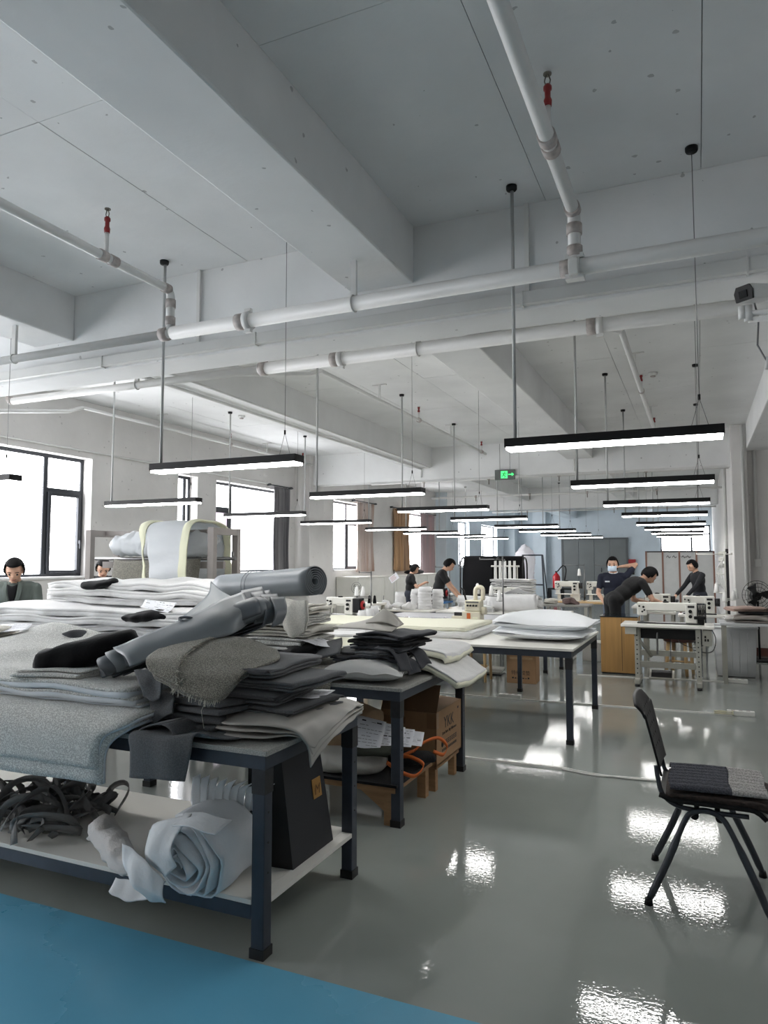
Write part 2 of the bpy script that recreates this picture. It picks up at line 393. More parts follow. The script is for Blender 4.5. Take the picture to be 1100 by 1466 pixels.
# windows
M_FRAME = mat('dark_window_frame', (52, 55, 60), .45, metal=.3)
M_SILLM = mat('white_sill', (226, 226, 226), .4)
def pane_mat(name, rgb, k):
    m = bpy.data.materials.new(name); m.use_nodes = True; b = m.node_tree.nodes['Principled BSDF']
    b.inputs['Base Color'].default_value = (.7, .7, .74, 1); b.inputs['Roughness'].default_value = .25
    b.inputs['Emission Color'].default_value = (*lin(rgb), 1); b.inputs['Emission Strength'].default_value = k
    return m
M_PANE = pane_mat('frosted_daylit_glass', (240, 241, 244), WINDOW_EMIT)
M_PANE_L = pane_mat('lilac_film_daylit_glass', (226, 208, 224), .95)
_wn = [0]
def window(y0, y1, mull=(), bars=(), lilac=(), x=XL, z0=SILL, z1=HEAD):
    _wn[0] += 1; w = sempty('window_%d' % _wn[0]); f = .05; xb = x - .17
    def bar(a, c, e, g, nm, t=.055): MB().box((xb - t, a, e), (xb, c, g)).build(nm, M_FRAME, w, bevel=.004)
    bar(y0, y0 + f, z0, z1, 'frame_stile'); bar(y1 - f, y1, z0, z1, 'frame_stile'); bar(y0 + f, y1 - f, z0, z0 + f, 'frame_rail'); bar(y0 + f, y1 - f, z1 - f, z1, 'frame_rail')
    ed = [y0 + f] + list(mull) + [y1 - f]
    for q in mull: bar(q - .035, q + .035, z0 + f, z1 - f, 'mullion')
    for i in range(len(ed) - 1):
        a = ed[i] + (.035 if i else 0); c = ed[i + 1] - (.035 if i < len(ed) - 2 else 0)
        zs = [z0 + f] + ([2.6] if i in bars else []) + [z1 - f]
        if i in bars:
            bar(a, c, 2.57, 2.63, 'transom')
            # opening casement with its own sash and latch
            for (p, q, e, g) in ((a, a + .05, z0 + f, 2.57), (c - .05, c, z0 + f, 2.57), (a + .05, c - .05, z0 + f, z0 + f + .05), (a + .05, c - .05, 2.52, 2.57)):
                MB().box((xb - .03, p, e), (xb + .025, q, g)).build('sash_bar', M_FRAME, w, bevel=.004)
            h = MB().box((xb + .025, c - .04, 1.85), (xb + .05, c - .015, 1.9)); h.box((xb + .05, c - .04, 1.78), (xb + .062, c - .018, 1.9)); h.build('latch', M_FRAME, w)
        for j in range(len(zs) - 1):
            MB().box((xb - .035, a, zs[j] + (.03 if j else 0)), (xb - .025, c, zs[j + 1] - (.03 if j == 0 and len(zs) > 2 else 0))).build('pane', M_PANE_L if (i, j) in lilac else M_PANE, w)
    MB().box((x - .17, y0 + .001, z0 - .02), (x + .03, y1 - .001, z0 + .012)).build('window_sill', M_SILLM, w, bevel=.004)
    return w
window(-1.9, .9, (-.5,), (0,)); window(2.0, 4.3, (3.2,), (1,))
window(5.2, 7.78, (6.15, 7.12), (2,)); window(9.68, 10.2, (10.06,), ())
window(10.74, 13.05, (11.42,), (0,), lilac=((0, 0),)); window(15.38, 17.2, (16.4,), (1,)); window(19.6, 21.9, (20.7,), (0,))
window(25.3, 26.7, (26.0,), (0,)); window(28.4, 30.9, (29.2,), (0,))
# window high in the far wall
_wn[0] += 1; w = sempty('window_%d' % _wn[0])
for (a, c, e, g, nm) in ((FW[0], FW[0] + .06, FW[2], FW[3], 'frame_stile'), (FW[1] - .06, FW[1], FW[2], FW[3], 'frame_stile'), (FW[0], FW[1], FW[2], FW[2] + .06, 'frame_rail'),
                         (FW[0], FW[1], FW[3] - .06, FW[3], 'frame_rail'), (-.28, -.2, FW[2], FW[3], 'mullion'), (FW[0], FW[1], 2.72, 2.78, 'transom')):
    MB().box((a, YF + .1, e), (c, YF + .15, g)).build(nm, M_FRAME, w)
for (a, c) in ((FW[0] + .06, -.28), (-.2, FW[1] - .06)):
    for (e, g) in ((FW[2] + .06, 2.72), (2.78, FW[3] - .06)): MB().box((a, YF + .12, e), (c, YF + .13, g)).build('pane', M_PANE, w)

# grey folding doors in the far wall
M_DOOR = mat('grey_door_paint', (118, 122, 122), .5, var=.05, vscale=2)
d1 = sempty('door_1')
for k in range(4):
    a = -5.61 + k * .68
    MB().box((a + .006, YF - .06, .01), (a + .674, YF - .01, 2.55)).build('door_leaf', M_DOOR, d1, bevel=.006)
MB().box((-5.70, YF - .08, 0), (-5.61, YF, 2.63)).box((-2.89, YF - .08, 0), (-2.80, YF, 2.63)).box((-5.61, YF - .08, 2.55), (-2.89, YF, 2.63)).build('door_frame', mat('door_frame_grey', (96, 99, 100), .5), d1)
MB().cyl((-3.95, YF - .09, 1.1), (-3.95, YF - .09, 1.3), .015).build('door_handle', M_FRAME, d1)

# curtains
def curtain(y0, y1, z0, z1, rgb, rgb2, label, seed, gather=.0, x=XL + .07):
    n = 60; G = np.zeros((16, n, 3))
    for i in range(16):
        s = i / 15
        for j in range(n):
            t = j / (n - 1); yc = (y0 + y1) / 2; w = (y1 - y0) * (1 - gather * (1 - abs(2 * s - 1)) )
            G[i, j] = (x + .03 * math.sin(t * 34 + seed + .5 * s) * (0.6 + .4 * s) + .012 * math.sin(t * 77 + seed), yc + (t - .5) * w + .02 * math.sin(6 * s + seed), z1 + (z0 - z1) * s)
    o = thing('curtain', label, 'curtain', (0, 0, 0), group='curtains on the window wall')
    m = mat('curtain_cloth_%d' % seed, rgb, .8, rgb2=rgb2, vscale=2.2, stretch=(1, 2.4, .12), bump=.1, bscale=120)
    MB().slab(G, .004).build('cloth', m, o)
    MB().cyl((x, y0 - .15, z1 + .02), (x, y1 + .15, z1 + .02), .012).build('curtain_rod', M_FRAME, o)
    for yy in (y0 - .1, y1 + .1): MB().box((XL - .005, yy - .02, z1), (x + .01, yy + .02, z1 + .045)).build('rod_bracket', M_FRAME, o)
    return o
curtain(12.55, 13.2, 1.2, 3.16, (128, 126, 128), (88, 88, 92), 'grey patterned curtain hanging at the window beside the grey roll of leather', 1)
curtain(16.5, 17.65, 1.32, 3.14, (206, 202, 200), (168, 138, 122), 'silver and brown striped curtain tied at the narrow window', 2, .12)
curtain(19.0, 20.3, 1.3, 3.14, (198, 158, 114), (128, 104, 88), 'tan brown curtain hanging above the long white cabinet', 3, .08)
curtain(21.25, 22.5, 1.0, 3.12, (140, 136, 140), (176, 142, 142), 'grey and dusty pink curtain behind the standing man in black', 4, .05)
# ------------------------------------------------------------------ lamps, pipes and fittings under the ceiling
M_BLACK = mat('black_powder_coat', (13, 13, 15), .5, spec=.3)
M_DIFF = bpy.data.materials.new('lamp_diffuser'); M_DIFF.use_nodes = True
_b = M_DIFF.node_tree.nodes['Principled BSDF']; _b.inputs['Base Color'].default_value = (.9, .9, .9, 1)
_b.inputs['Emission Color'].default_value = (1, .985, .96, 1); _b.inputs['Emission Strength'].default_value = LAMP_EMIT
M_PIPE = mat('white_pipe_paint', (214, 214, 212), .42, var=.05, vscale=3)
M_ROD = mat('grey_conduit', (176, 177, 177), .4)
M_WIRE = mat('steel_wire', (120, 120, 120), .35, metal=.8)
M_COUP = mat('grimy_coupling', (176, 168, 164), .55, var=.22, vscale=30)
M_RED = mat('sprinkler_red', (132, 26, 28), .4)
M_BRASS = mat('sprinkler_metal', (120, 116, 108), .3, metal=.9)

LZ = 2.283
def make_lamp(L):
    o = thing('pendant_lamp', 'x', 'lamp', group='black linear pendant lamps in rows')
    h = .052; w = .125
    b = MB().box((-L / 2, -w / 2, .018), (L / 2, w / 2, h)); b.box((-L / 2, -w / 2, 0), (L / 2, -w / 2 + .006, .018)); b.box((-L / 2, w / 2 - .006, 0), (L / 2, w / 2, .018))
    b.box((-L / 2, -w / 2, 0), (-L / 2 + .008, w / 2, .018)); b.box((L / 2 - .008, -w / 2, 0), (L / 2, w / 2, .018))
    b.build('housing', M_BLACK, o)
    MB().box((-L / 2 + .009, -w / 2 + .007, -.016), (L / 2 - .009, w / 2 - .007, .017)).build('diffuser', M_DIFF, o)
    xr = -L / 2 + .05; xc = L / 2 - .12; top = ZC - LZ
    MB().cyl((xr, .01, h), (xr, .01, top), .011, n=10).build('conduit', M_ROD, o)
    MB().cyl((xc, 0, h + .17), (xc, 0, top), .0022, n=6).build('suspension_wire', M_WIRE, o)
    MB().cyl((xc, 0, h + .15), (xc, 0, h + .18), .007, n=8).build('wire_grip', M_BLACK, o)
    for sx in (-.045, .045): MB().cyl((xc + sx, 0, h), (xc, 0, h + .16), .0016, n=6).build('bridle_wire', M_WIRE, o)
    for x in (xr, xc): MB().lathe([(.0, top - .028), (.03, top - .028), (.034, top - .02), (.034, top), (0, top)], 16, Matrix.Translation((x, 0, 0))).build('ceiling_rose', M_BLACK, o)
    MB().box((-L / 2 - .004, -.01, .02), (-L / 2, .01, .035)).build('end_screw_plate', M_FRAME, o)
    return o
ROWS = [4.23, 6.66, 9.08, 11.4, 13.95, 16.4, 18.9, 21.4]
COLS = [(-.45, 1.2, 'over the aisle by the chair'), (-3.15, 1.28, 'in the middle row'), (-6.0, 1.40, 'along the window wall')]
ORD = ['first', 'second', 'third', 'fourth', 'fifth', 'sixth', 'seventh', 'eighth']
for ci, (lx, L, where) in enumerate(COLS):
    proto = make_lamp(L)
    for k, ly in enumerate(ROWS):
        if abs(ly - Y2 - .2) < .3: ly += .25 if ly > Y2 else -.3
        lab = 'black linear lamp %s, %s from the beam with pipes' % (where, ORD[k])
        if k == 0: proto.location = (lx, ly, LZ); proto['label'] = lab
        else: dup(proto, (lx, ly, LZ), 0, lab)

def sprinkler_head(par, p, up=.22):
    p = Vector(p)
    MB().cyl(p, p + Vector((0, 0, up * .5)), .014, n=10).build('riser', M_PIPE, par)
    h = MB().lathe([(.018, up * .5), (.02, up * .6), (.014, up * .66), (.014, up * .78), (.02, up * .8), (.02, up * .86), (.012, up * .9)], 12, Matrix.Translation(p)).build('sprinkler_head', M_RED, par)
    q = MB()
    for s in (-1, 1): q.tube([p + Vector((s * .008, 0, up * .88)), p + Vector((s * .014, 0, up * .97)), p + Vector((s * .004, 0, up * 1.08))], .003, 6)
    q.cyl(p + Vector((0, 0, up * 1.08)), p + Vector((0, 0, up * 1.1)), .02, n=12); q.build('deflector', M_BRASS, h)
def coupling(par, p, axis, r, clamp=False):
    p = Vector(p); d = Vector(axis).normalized()
    MB().cyl(p - d * .03, p + d * .03, r * 1.22, n=16).build('coupling', M_COUP, par)
    if clamp:
        q = MB().cyl(p - d * .022 + d * .06, p + d * .022 + d * .06, r * 1.35, n=16); a, b, _ = frame_from(d)
        for s in (-1, 1): q.cbox(p + d * .06 + Vector((0, 0, s * r * 1.45)), (.05, .03, .03))
        q.build('grooved_clamp', M_PIPE, par)
def hanger(par, p, r, top):
    p = Vector(p)
    n = 18; pts = [p + Vector((0, r * 1.12 * math.cos(t), r * 1.12 * math.sin(t))) for t in np.linspace(0, 2 * math.pi, n)]
    MB().tube(pts, .006, 6).build('pipe_clip', M_PIPE, par)
    MB().box((p.x - .02, p.y - .012, p.z + r), (p.x + .02, p.y + .012, top)).build('hanger_bracket', M_PIPE, par)
def elbow_pts(a, b, c, r=.06, n=6):
    a, b, c = Vector(a), Vector(b), Vector(c); d0 = (b - a).normalized(); d1 = (c - b).normalized(); s = b - d0 * r; e = b + d1 * r
    return [s.lerp(b, t).lerp(b.lerp(e, t), t) for t in [i / n for i in range(n + 1)]]

# network hanging in front of the near cross beam
PY, PZ = 4.0, 3.25
n1 = thing('sprinkler_pipe', 'white painted sprinkler pipe crossing in front of the near cross beam with two drops', 'pipe')
MB().cyl((-3.45, PY, PZ), (XR, PY, PZ), .047, n=20).build('main_pipe', M_PIPE, n1)
MB().cyl((XL, PY, PZ), (-3.45, PY, PZ), .033, n=18).build('reduced_pipe', M_PIPE, n1)
for bx in (-.59, -3.47):
    br = .036 if bx > -2 else .03; bz = 3.57
    pts = [(bx, YB, bz), (bx, PY - .07, bz)] + elbow_pts((bx, YB, bz), (bx, PY, bz), (bx, PY, PZ)) + [(bx, PY, PZ)]
    MB().tube(pts, br, 16).build('branch_pipe', M_PIPE, n1)
    coupling(n1, (bx, PY - .05, bz), (0, 1, 0), br); coupling(n1, (bx, PY, bz - .1), (0, 0, 1), br); coupling(n1, (bx, PY, PZ + .09), (0, 0, 1), br)
    coupling(n1, (bx - .05, PY, PZ), (1, 0, 0), .04)
    for sy in ((3.22, .4) if bx > -2 else (3.35, 1.0)):
        coupling(n1, (bx, sy, bz), (0, 1, 0), br); coupling(n1, (bx, sy + .09, bz), (0, 1, 0), br); sprinkler_head(n1, (bx, sy + .03, bz + br), .27)
q = MB(); 
for s in (-1, 1): q.cbox((-.59, PY, PZ + s * .058), (.10, .06, .028))
q.cyl((-.59 - .03, PY, PZ), (-.59 + .03, PY, PZ), .06, n=16); q.cbox((-.59, PY - .06, PZ - .02), (.045, .03, .09)); q.build('grooved_clamp', M_PIPE, n1)
coupling(n1, (-2.85, PY, PZ), (1, 0, 0), .047, True)
for hx in (-1.98, -5.08, 1.2): hanger(n1, (hx, PY, PZ), .047 if hx > -3 else .033, 3.53)
# network under the second bay
QY, QZ = 5.2, 3.29
n2 = thing('sprinkler_pipe', 'white painted sprinkler pipe just beyond the near cross beam with branches to red heads', 'pipe')
MB().cyl((-3.5, QY, QZ), (XR, QY, QZ), .052, n=20).build('main_pipe', M_PIPE, n2)
MB().cyl((-6.6, QY, QZ), (-3.5, QY, QZ), .036, n=18).build('reduced_pipe', M_PIPE, n2)
MB().tube(elbow_pts((-6.5, QY, QZ), (-6.66, QY, QZ), (-6.66, QY, QZ + .2), .05), .036, 14).build('elbow', M_COUP, n2)
coupling(n2, (-3.46, QY, QZ), (1, 0, 0), .05); coupling(n2, (-2.75, QY, QZ), (1, 0, 0), .05, True); coupling(n2, (-.66, QY, QZ), (1, 0, 0), .05, True)
MB().cyl((-3.46, QY, QZ), (-3.46, QY, QZ + .14), .04).build('riser', M_COUP, n2)
for hx in (-2.0, -4.9): hanger(n2, (hx, QY, QZ), .052 if hx > -3 else .038, 3.53)
for bx, y0, hs in ((-.59, 6.7, (9.3, 12.2)), (-3.8, 6.85, (9.9, 13.3)), (-7.75, 7.2, (10.6, 13.2))):
    MB().cyl((bx, y0, 3.72), (bx, Y2 - .1, 3.72), .03 if bx > -1 else .022, n=14).build('branch_pipe', M_PIPE, n2)
    for sy in hs: coupling(n2, (bx, sy, 3.72), (0, 1, 0), .03); sprinkler_head(n2, (bx, sy, 3.74), .2)
    for hy in (y0 + 1.6, y0 + 4.6):
        MB().box((bx - .012, hy - .012, 3.72), (bx + .012, hy + .012, ZC)).build('hanger_bracket', M_PIPE, n2)
        MB().box((bx - .1, hy - .015, ZC - .012), (bx + .1, hy + .015, ZC)).build('hanger_plate', M_PIPE, n2)
    MB().tube([(bx, y0, 3.72), (bx, y0, 3.72)] + [(bx, y0, 3.72), (bx, y0 - .25, 3.62), (bx, QY + .02, QZ)], .026, 12).build('link_pipe', M_PIPE, n2)
# network beyond the second cross beam
for py, label in ((14.9, 'thin white sprinkler pipe behind the beam carrying the exit sign, nearer of two'), (19.0, 'thin white sprinkler pipe beyond the exit sign beam, further of two'), (25.5, 'thin sprinkler pipe under the blue far bay ceiling')):
    nn = thing('sprinkler_pipe', label, 'pipe', group=None)
    MB().cyl((-6.9, py, 3.38), (XP, py, 3.38), .028, n=12).build('main_pipe', M_PIPE, nn)
    for hx in (-5.9, -4.4, -2.9, -1.2):
        MB().cyl((hx, py, 3.38), (hx, py, ZC), .012, n=8).build('hanger_rod', M_PIPE, nn); coupling(nn, (hx + .3, py, 3.38), (1, 0, 0), .028)
        MB().cyl((hx + .3, py, 3.38), (hx + .3, py, 3.25), .012, n=8).build('sprinkler_head', M_BRASS, nn)

# cable trunking on the beam faces and conduits on columns
tk = thing('cable_trunking', 'white cable trunking fixed along the face of the near cross beam', 'trunking')
b = MB().box((XL + .4, Y1 - .045, 3.255), (.65, Y1 - .001, 3.335)); b.box((XL + .4, Y1 - .05, 3.25), (.65, Y1 - .001, 3.26)); b.build('channel', M_PIPE, tk, bevel=.003)
for x in (-4.6, -3.05, -1.0, .3): MB().box((x, Y1 - .052, 3.24), (x + .012, Y1 - .0005, 3.34)).build('joint_strip', M_PIPE, tk)
for x in (-3.62, -.98): MB().box((x, Y1 - .025, 3.335), (x + .03, Y1 - .001, ZC)).build('drop_channel', M_PIPE, tk)
def conduit(pts, r, label, sw=True):
    o = thing('wall_conduit', label, 'conduit')
    MB().tube(pts, r, 10).build('tube', M_PIPE, o)
    if sw: p = Vector(pts[-1]); MB().box((p.x - .05, p.y - .035, p.z - .12), (p.x + .05, p.y + .02, p.z + .01)).build('junction_box', M_PIPE, o, bevel=.006)
    return o
conduit([(.93, Y2 - .025, 3.9), (.93, Y2 - .025, 1.62)], .028, 'white conduit with a socket box on the wall above the black fan')
conduit([(.73, Y2 - .33, 3.9), (.73, Y2 - .33, .05)], .025, 'white conduit running down to the floor on the corner column', False)
conduit([(XP - .03, 16.5, 3.9), (XP - .03, 16.5, 1.6)], .03, 'white conduit with a box on the side wall beyond the corner column')
conduit([(BL1 - .24, Y1 + .9, 3.505), (BL1 - .24, Y2 - .02, 3.505)], .02, 'thin white conduit under the ceiling beam running toward the window columns', False)
conduit([(-2.1, Y2 - .02, 3.30), (-2.1, Y2 - .02, 3.9), (-2.1, Y2 - .3, 3.91), (-2.1, 8.0, 3.91)], .012, 'thin conduit running along the ceiling to the exit sign beam', False)
conduit([(-5.2, Y2 - .02, 3.32), (-5.2, Y2 - .02, 3.51), (-5.0, Y2 - .05, 3.515), (-4.9, Y1 + 1.0, 3.515)], .012, 'thin bent conduit below the long ceiling beam by the window row', False)
conduit([(XL + .02, YB + .1, 3.2), (XL + .02, 13.4, 3.2)], .014, 'thin white conduit running along the top of the window wall', False)

# exit sign
ex = thing('exit_sign', 'grey exit sign with green running man and arrow hanging below cross beam', 'sign', (-3.43, Y2 - .05, 3.29))
MB().box((-.2, -.02, -.1), (.2, .02, .1)).build('sign_body', mat('exit_sign_grey', (96, 100, 98), .5), ex, bevel=.004)
M_GREEN = mat('exit_green_light', (70, 235, 120), .4, emit=1.3)
b = MB(); z = -.022
b.box((-.075, z, -.07), (.055, -.0205, .07)); b.build('running_man_panel', M_GREEN, ex)
M_SGD = mat('exit_pictogram', (24, 60, 36), .5); p = MB()
def bar2(x0, z0, x1, z1, w=.014):
    d = Vector((x1 - x0, 0, z1 - z0)); l = d.length; M = Matrix.Translation(((x0 + x1) / 2, -.0235, (z0 + z1) / 2)) @ Matrix.Rotation(-math.atan2(d.z, d.x), 4, 'Y')
    p.box((-l / 2, -.001, -w / 2), (l / 2, .001, w / 2), M)
for s in ((-.01, .03, -.02, -.005), (-.02, -.005, .012, -.03), (.012, -.03, -.005, -.06), (-.02, -.005, -.045, -.03), (-.045, -.03, -.06, -.03), (-.01, .03, .02, .01), (.02, .01, .035, .025), (-.01, .03, -.035, .015), (-.035, .015, -.05, .03)): bar2(*s)
p.cyl((.002, -.0245, .048), (.002, -.0225, .048), .012, n=12); p.build('running_man', M_SGD, ex)
p = MB(); bar2(.07, 0, .15, 0, .018); p.prism([(.14, -.035), (.185, 0), (.14, .035)], -.001, .001, Matrix.Translation((0, -.0235, 0)) @ Matrix.Rotation(math.pi / 2, 4, 'X')); p.build('arrow', M_GREEN, ex)
for s in (-.1, .1): MB().cyl((s, 0, .1), (s, 0, .62), .004, n=6).build('hanging_wire', M_WIRE, ex)

# cctv camera on the column
cc = thing('security_camera', 'white bullet security camera on a bracket with dangling cable', 'camera', (.27, 4.2, 3.03))
Mc = Matrix.Rotation(math.radians(-38), 4, 'Z') @ Matrix.Rotation(math.radians(10), 4, 'X') @ Matrix.Scale(1.15, 4)
M_CW = mat('camera_white', (222, 222, 220), .35); M_LENS = mat('camera_glass', (8, 9, 12), .08)
pr = [(-.045, -.03), (.045, -.03), (.05, .015), (.035, .045), (-.035, .045), (-.05, .015)]
MB().prism(pr, -.17, .0, Mc @ Matrix.Rotation(math.pi / 2, 4, 'X') @ Matrix.Translation((0, 0, 0))).build('body', M_CW, cc, bevel=.008)
MB().prism([(x * .93, y * .93) for x, y in pr], 0, .012, Mc @ Matrix.Rotation(math.pi / 2, 4, 'X')).build('front_glass', M_BLACK, cc)
MB().prism([(-.02, -.015), (.02, -.015), (.02, .02), (-.02, .02)], .012, .016, Mc @ Matrix.Rotation(math.pi / 2, 4, 'X')).build('lens', M_LENS, cc)
MB().cyl((.02, .1, -.03), (.02, .1, -.12), .022).cyl((.02, .1, -.075), (.42, .16, -.06), .016).cyl((.02, .1, -.11), (.42, .16, -.1), .016).build('bracket', M_CW, cc)
MB().cyl((-.01, .1, -.03), (-.01, .1, -.105), .02).build('joint_cap', M_CW, cc)
MB().tube([(.05, .12, -.0), (.07, .12, -.1), (.06, .12, -.25), (.1, .12, -.34), (.14, .12, -.3), (.13, .12, -.2), (.15, .12, -.05), (.16, .12, .12), (.2, .14, .18)], .005, 8).build('cable', mat('camera_cable', (110, 110, 112), .5), cc)
for x, zz in ((.1, -.34), (.155, -.33)): MB().cyl((x, .12, zz - .05), (x + .01, .12, zz + .02), .011, n=10).build('plug', M_CW, cc)

# smoke detectors
for (px, py, lab) in ((935, 536, 'white round smoke detector on the ceiling between branch pipe and lamp wires'), (346, 597, 'white round smoke detector on the ceiling by the window row')):
    p = atZ(px, py, ZC - .02)
    o = thing('smoke_detector', lab, 'detector', (p.x, p.y, ZC))
    MB().lathe([(.055, 0), (.055, -.02), (.045, -.035), (.03, -.04), (0, -.04)], 20).build('body', M_CW, o)
    MB().lathe([(.032, -.036), (.032, -.05), (.02, -.055), (0, -.055)], 16).build('sensor', M_COUP, o)
# ------------------------------------------------------------------ worktables
M_STEEL = mat('dark_blue_grey_steel', (58, 64, 74), .42, metal=.35, var=.12, vscale=14)
M_WORN = mat('worn_black_joint', (30, 31, 34), .55, var=.4, vscale=40)
M_TOPG = mat('grey_speckled_board', (150, 150, 146), .6, speck=.25, sscale=220)
M_TOPW = mat('white_melamine', (224, 222, 216), .38, var=.03, vscale=3)
M_CAP = mat('black_foot_cap', (14, 14, 15), .5)
def worktable(label, x0, x1, y0, y1, h, top, shelf=None, ncols=3, group='long steel worktables', leg=.06, legs_x=None, inset=.02):
    o = thing('worktable', label, 'table', ((x0 + x1) / 2, (y0 + y1) / 2, 0), group=group)
    w = x1 - x0; d = y1 - y0
    MB().box((-w / 2, -d / 2, h - .022), (w / 2, d / 2, h)).build('tabletop', top, o, bevel=.002)
    xi = w / 2 - inset; yi = d / 2 - inset
    b = MB(); hr = .06
    for s in (-1, 1):
        b = MB().box((-xi, s * (yi - leg / 2) - leg / 2, h - .022 - hr), (xi, s * (yi - leg / 2) + leg / 2, h - .022)); b.build('apron_rail', M_STEEL, o)
    xs = legs_x or [-xi + leg / 2 + (2 * xi - leg) * k / (ncols - 1) for k in range(ncols)]
    for x in xs:
        MB().box((x - leg / 2, -yi + leg, h - .022 - hr), (x + leg / 2, yi - leg, h - .022)).build('cross_rail', M_STEEL, o)
        for s in (-1, 1):
            y = s * (yi - leg / 2)
            L = MB().box((x - leg / 2, y - leg / 2, .035), (x + leg / 2, y + leg / 2, h - .022 - hr)).build('leg', M_STEEL, o, bevel=.004)
            MB().box((x - leg / 2 - .004, y - leg / 2 - .004, 0), (x + leg / 2 + .004, y + leg / 2 + .004, .04)).build('foot_cap', M_CAP, L)
            MB().box((x - leg / 2 - .002, y - leg / 2 - .002, h - .022 - hr - .10), (x + leg / 2 + .002, y + leg / 2 + .002, h - .022 - hr)).build('corner_joint', M_WORN, L)
            for q in range(3): MB().cyl((x + leg / 2 - .001, y, h * .4 + q * .12), (x + leg / 2 + .002, y, h * .4 + q * .12), .005, n=8).build('bolt', M_WORN, L)
    if shelf:
        for s in (-1, 1): MB().box((-xi + leg, s * (yi - leg / 2) - leg / 2, shelf - .02 - .055), (xi - leg, s * (yi - leg / 2) + leg / 2, shelf - .02)).build('shelf_rail', M_STEEL, o)
        MB().box((-xi + leg + .002, -yi + .002, shelf - .02), (xi - leg - .002, yi - .002, shelf)).build('shelf_board', M_TOPW, o, bevel=.002)
        for s in (-1, 1): MB().box((s * (xi - leg / 2) - leg / 2, -yi + leg, shelf - .02), (s * (xi - leg / 2) + leg / 2, yi - leg, shelf)).build('shelf_end', M_TOPW, o)
    return o
T1 = worktable('steel worktable with white lower shelf, heaped with boucle fabric and grey rolls', -5.6, -1.62, 2.49, 3.39, .83, M_TOPG, shelf=.225, ncols=3, group=None)
T2 = worktable('grey topped steel worktable carrying the pillow and dark felt pile', -5.6, -1.66, 4.02, 5.37, .83, M_TOPG, group=None, ncols=3)
T3 = worktable('large white topped worktable with quilted sheets and the folded duvet', -5.2, -1.02, 6.40, 8.14, .83, M_TOPW, group=None, ncols=3, leg=.055)
# ------------------------------------------------------------------ fabrics
M_BOUC = mat('light_boucle', (206, 206, 202), .9, speck=.30, sscale=170, bump=.9, bscale=190, bdist=.004, sheen=.2)
M_BOUCD = mat('taupe_boucle', (134, 131, 121), .9, speck=.45, sscale=190, bump=1.0, bscale=170, bdist=.005, sheen=.2)
M_IVORY = mat('ivory_boucle', (208, 205, 196), .9, speck=.15, sscale=200, bump=.7, bscale=200, bdist=.004)
M_FELT = mat('grey_felt', (88, 90, 93), .95, speck=.2, sscale=200, bump=.4, bscale=300, bdist=.002, sheen=.1)
M_FELTD = mat('charcoal_felt', (46, 48, 54), .95, speck=.15, sscale=200, bump=.3, bscale=300, bdist=.002, sheen=.1)
M_BATT = mat('white_batting', (208, 208, 208), .95, var=.04, vscale=10, bump=.5, bscale=60, bdist=.008, sheen=.3)
M_FOAM = mat('pale_blue_foam_backing', (208, 214, 220), .9, bump=.4, bscale=90, bdist=.005)
M_CREAM = mat('cream_batting', (226, 225, 206), .95, bump=.5, bscale=70, bdist=.007)
M_LEAT = mat('grey_leather', (112, 118, 123), .42, bump=.12, bscale=260, bdist=.002, var=.04, vscale=4)
M_LEATD = mat('dark_grey_leather', (92, 98, 104), .42, bump=.12, bscale=260, bdist=.002, var=.04, vscale=4)
M_LEATL = mat('pale_taupe_leather', (164, 161, 155), .5, bump=.15, bscale=200, bdist=.002, var=.05, vscale=5)
M_VELV = mat('black_velvet', (8, 8, 12), .8, sheen=.08, spec=.2, bump=.2, bscale=80)
M_NONW = mat('white_nonwoven', (216, 219, 222), .75, bump=.3, bscale=70, bdist=.006, var=.05, vscale=6)
M_PAPER = mat('white_paper', (226, 228, 234), .7)
M_INK = mat('black_print', (28, 28, 32), .7)
M_THREAD = mat('loose_thread', (196, 192, 180), .9)

def paper_sheet(name, label, corners, lines=9, seed=0, cat='paper', group=None, curl=.01):
    """corners: near-left, near-right, far-right, far-left; printed with rows of small marks"""
    a, b, c, d = [Vector(p) for p in corners]
    o = thing(name, label, cat, (0, 0, 0), group=group)
    rows = [[a.lerp(d, s).lerp(b.lerp(c, s), t) + Vector((0, 0, curl * (math.sin(3 * t + seed) * .5 + (2 * s - 1) ** 2))) for t in (0, .33, .66, 1)] for s in (0, .33, .66, 1)]
    G = patch(rows, 10, 10); MB().slab(G, .0012).build('sheet', M_PAPER, o)
    rng = random.Random(seed); q = MB()
    def P(s, t):
        p = a.lerp(d, s).lerp(b.lerp(c, s), t); i = s * 9; j = t * 9; i0 = min(int(i), 8); j0 = min(int(j), 8); u = i - i0; v = j - j0
        z = (G[i0, j0] * (1 - u) * (1 - v) + G[i0 + 1, j0] * u * (1 - v) + G[i0, j0 + 1] * (1 - u) * v + G[i0 + 1, j0 + 1] * u * v); return Vector(z) + Vector((0, 0, .0018))
    for k in range(lines):
        s = .12 + .76 * k / max(1, lines - 1); t = .08
        while t < .88:
            w = rng.uniform(.04, .16)
            if rng.random() < .7:
                h = .012 if rng.random() < .8 else .035
                q.add([P(s, t), P(s, min(.95, t + w)), P(s + h, min(.95, t + w)), P(s + h, t)], [(0, 1, 2, 3)])
            t += w + .03
    q.build('print', M_INK, o)['kind'] = 'stuff'
    return o
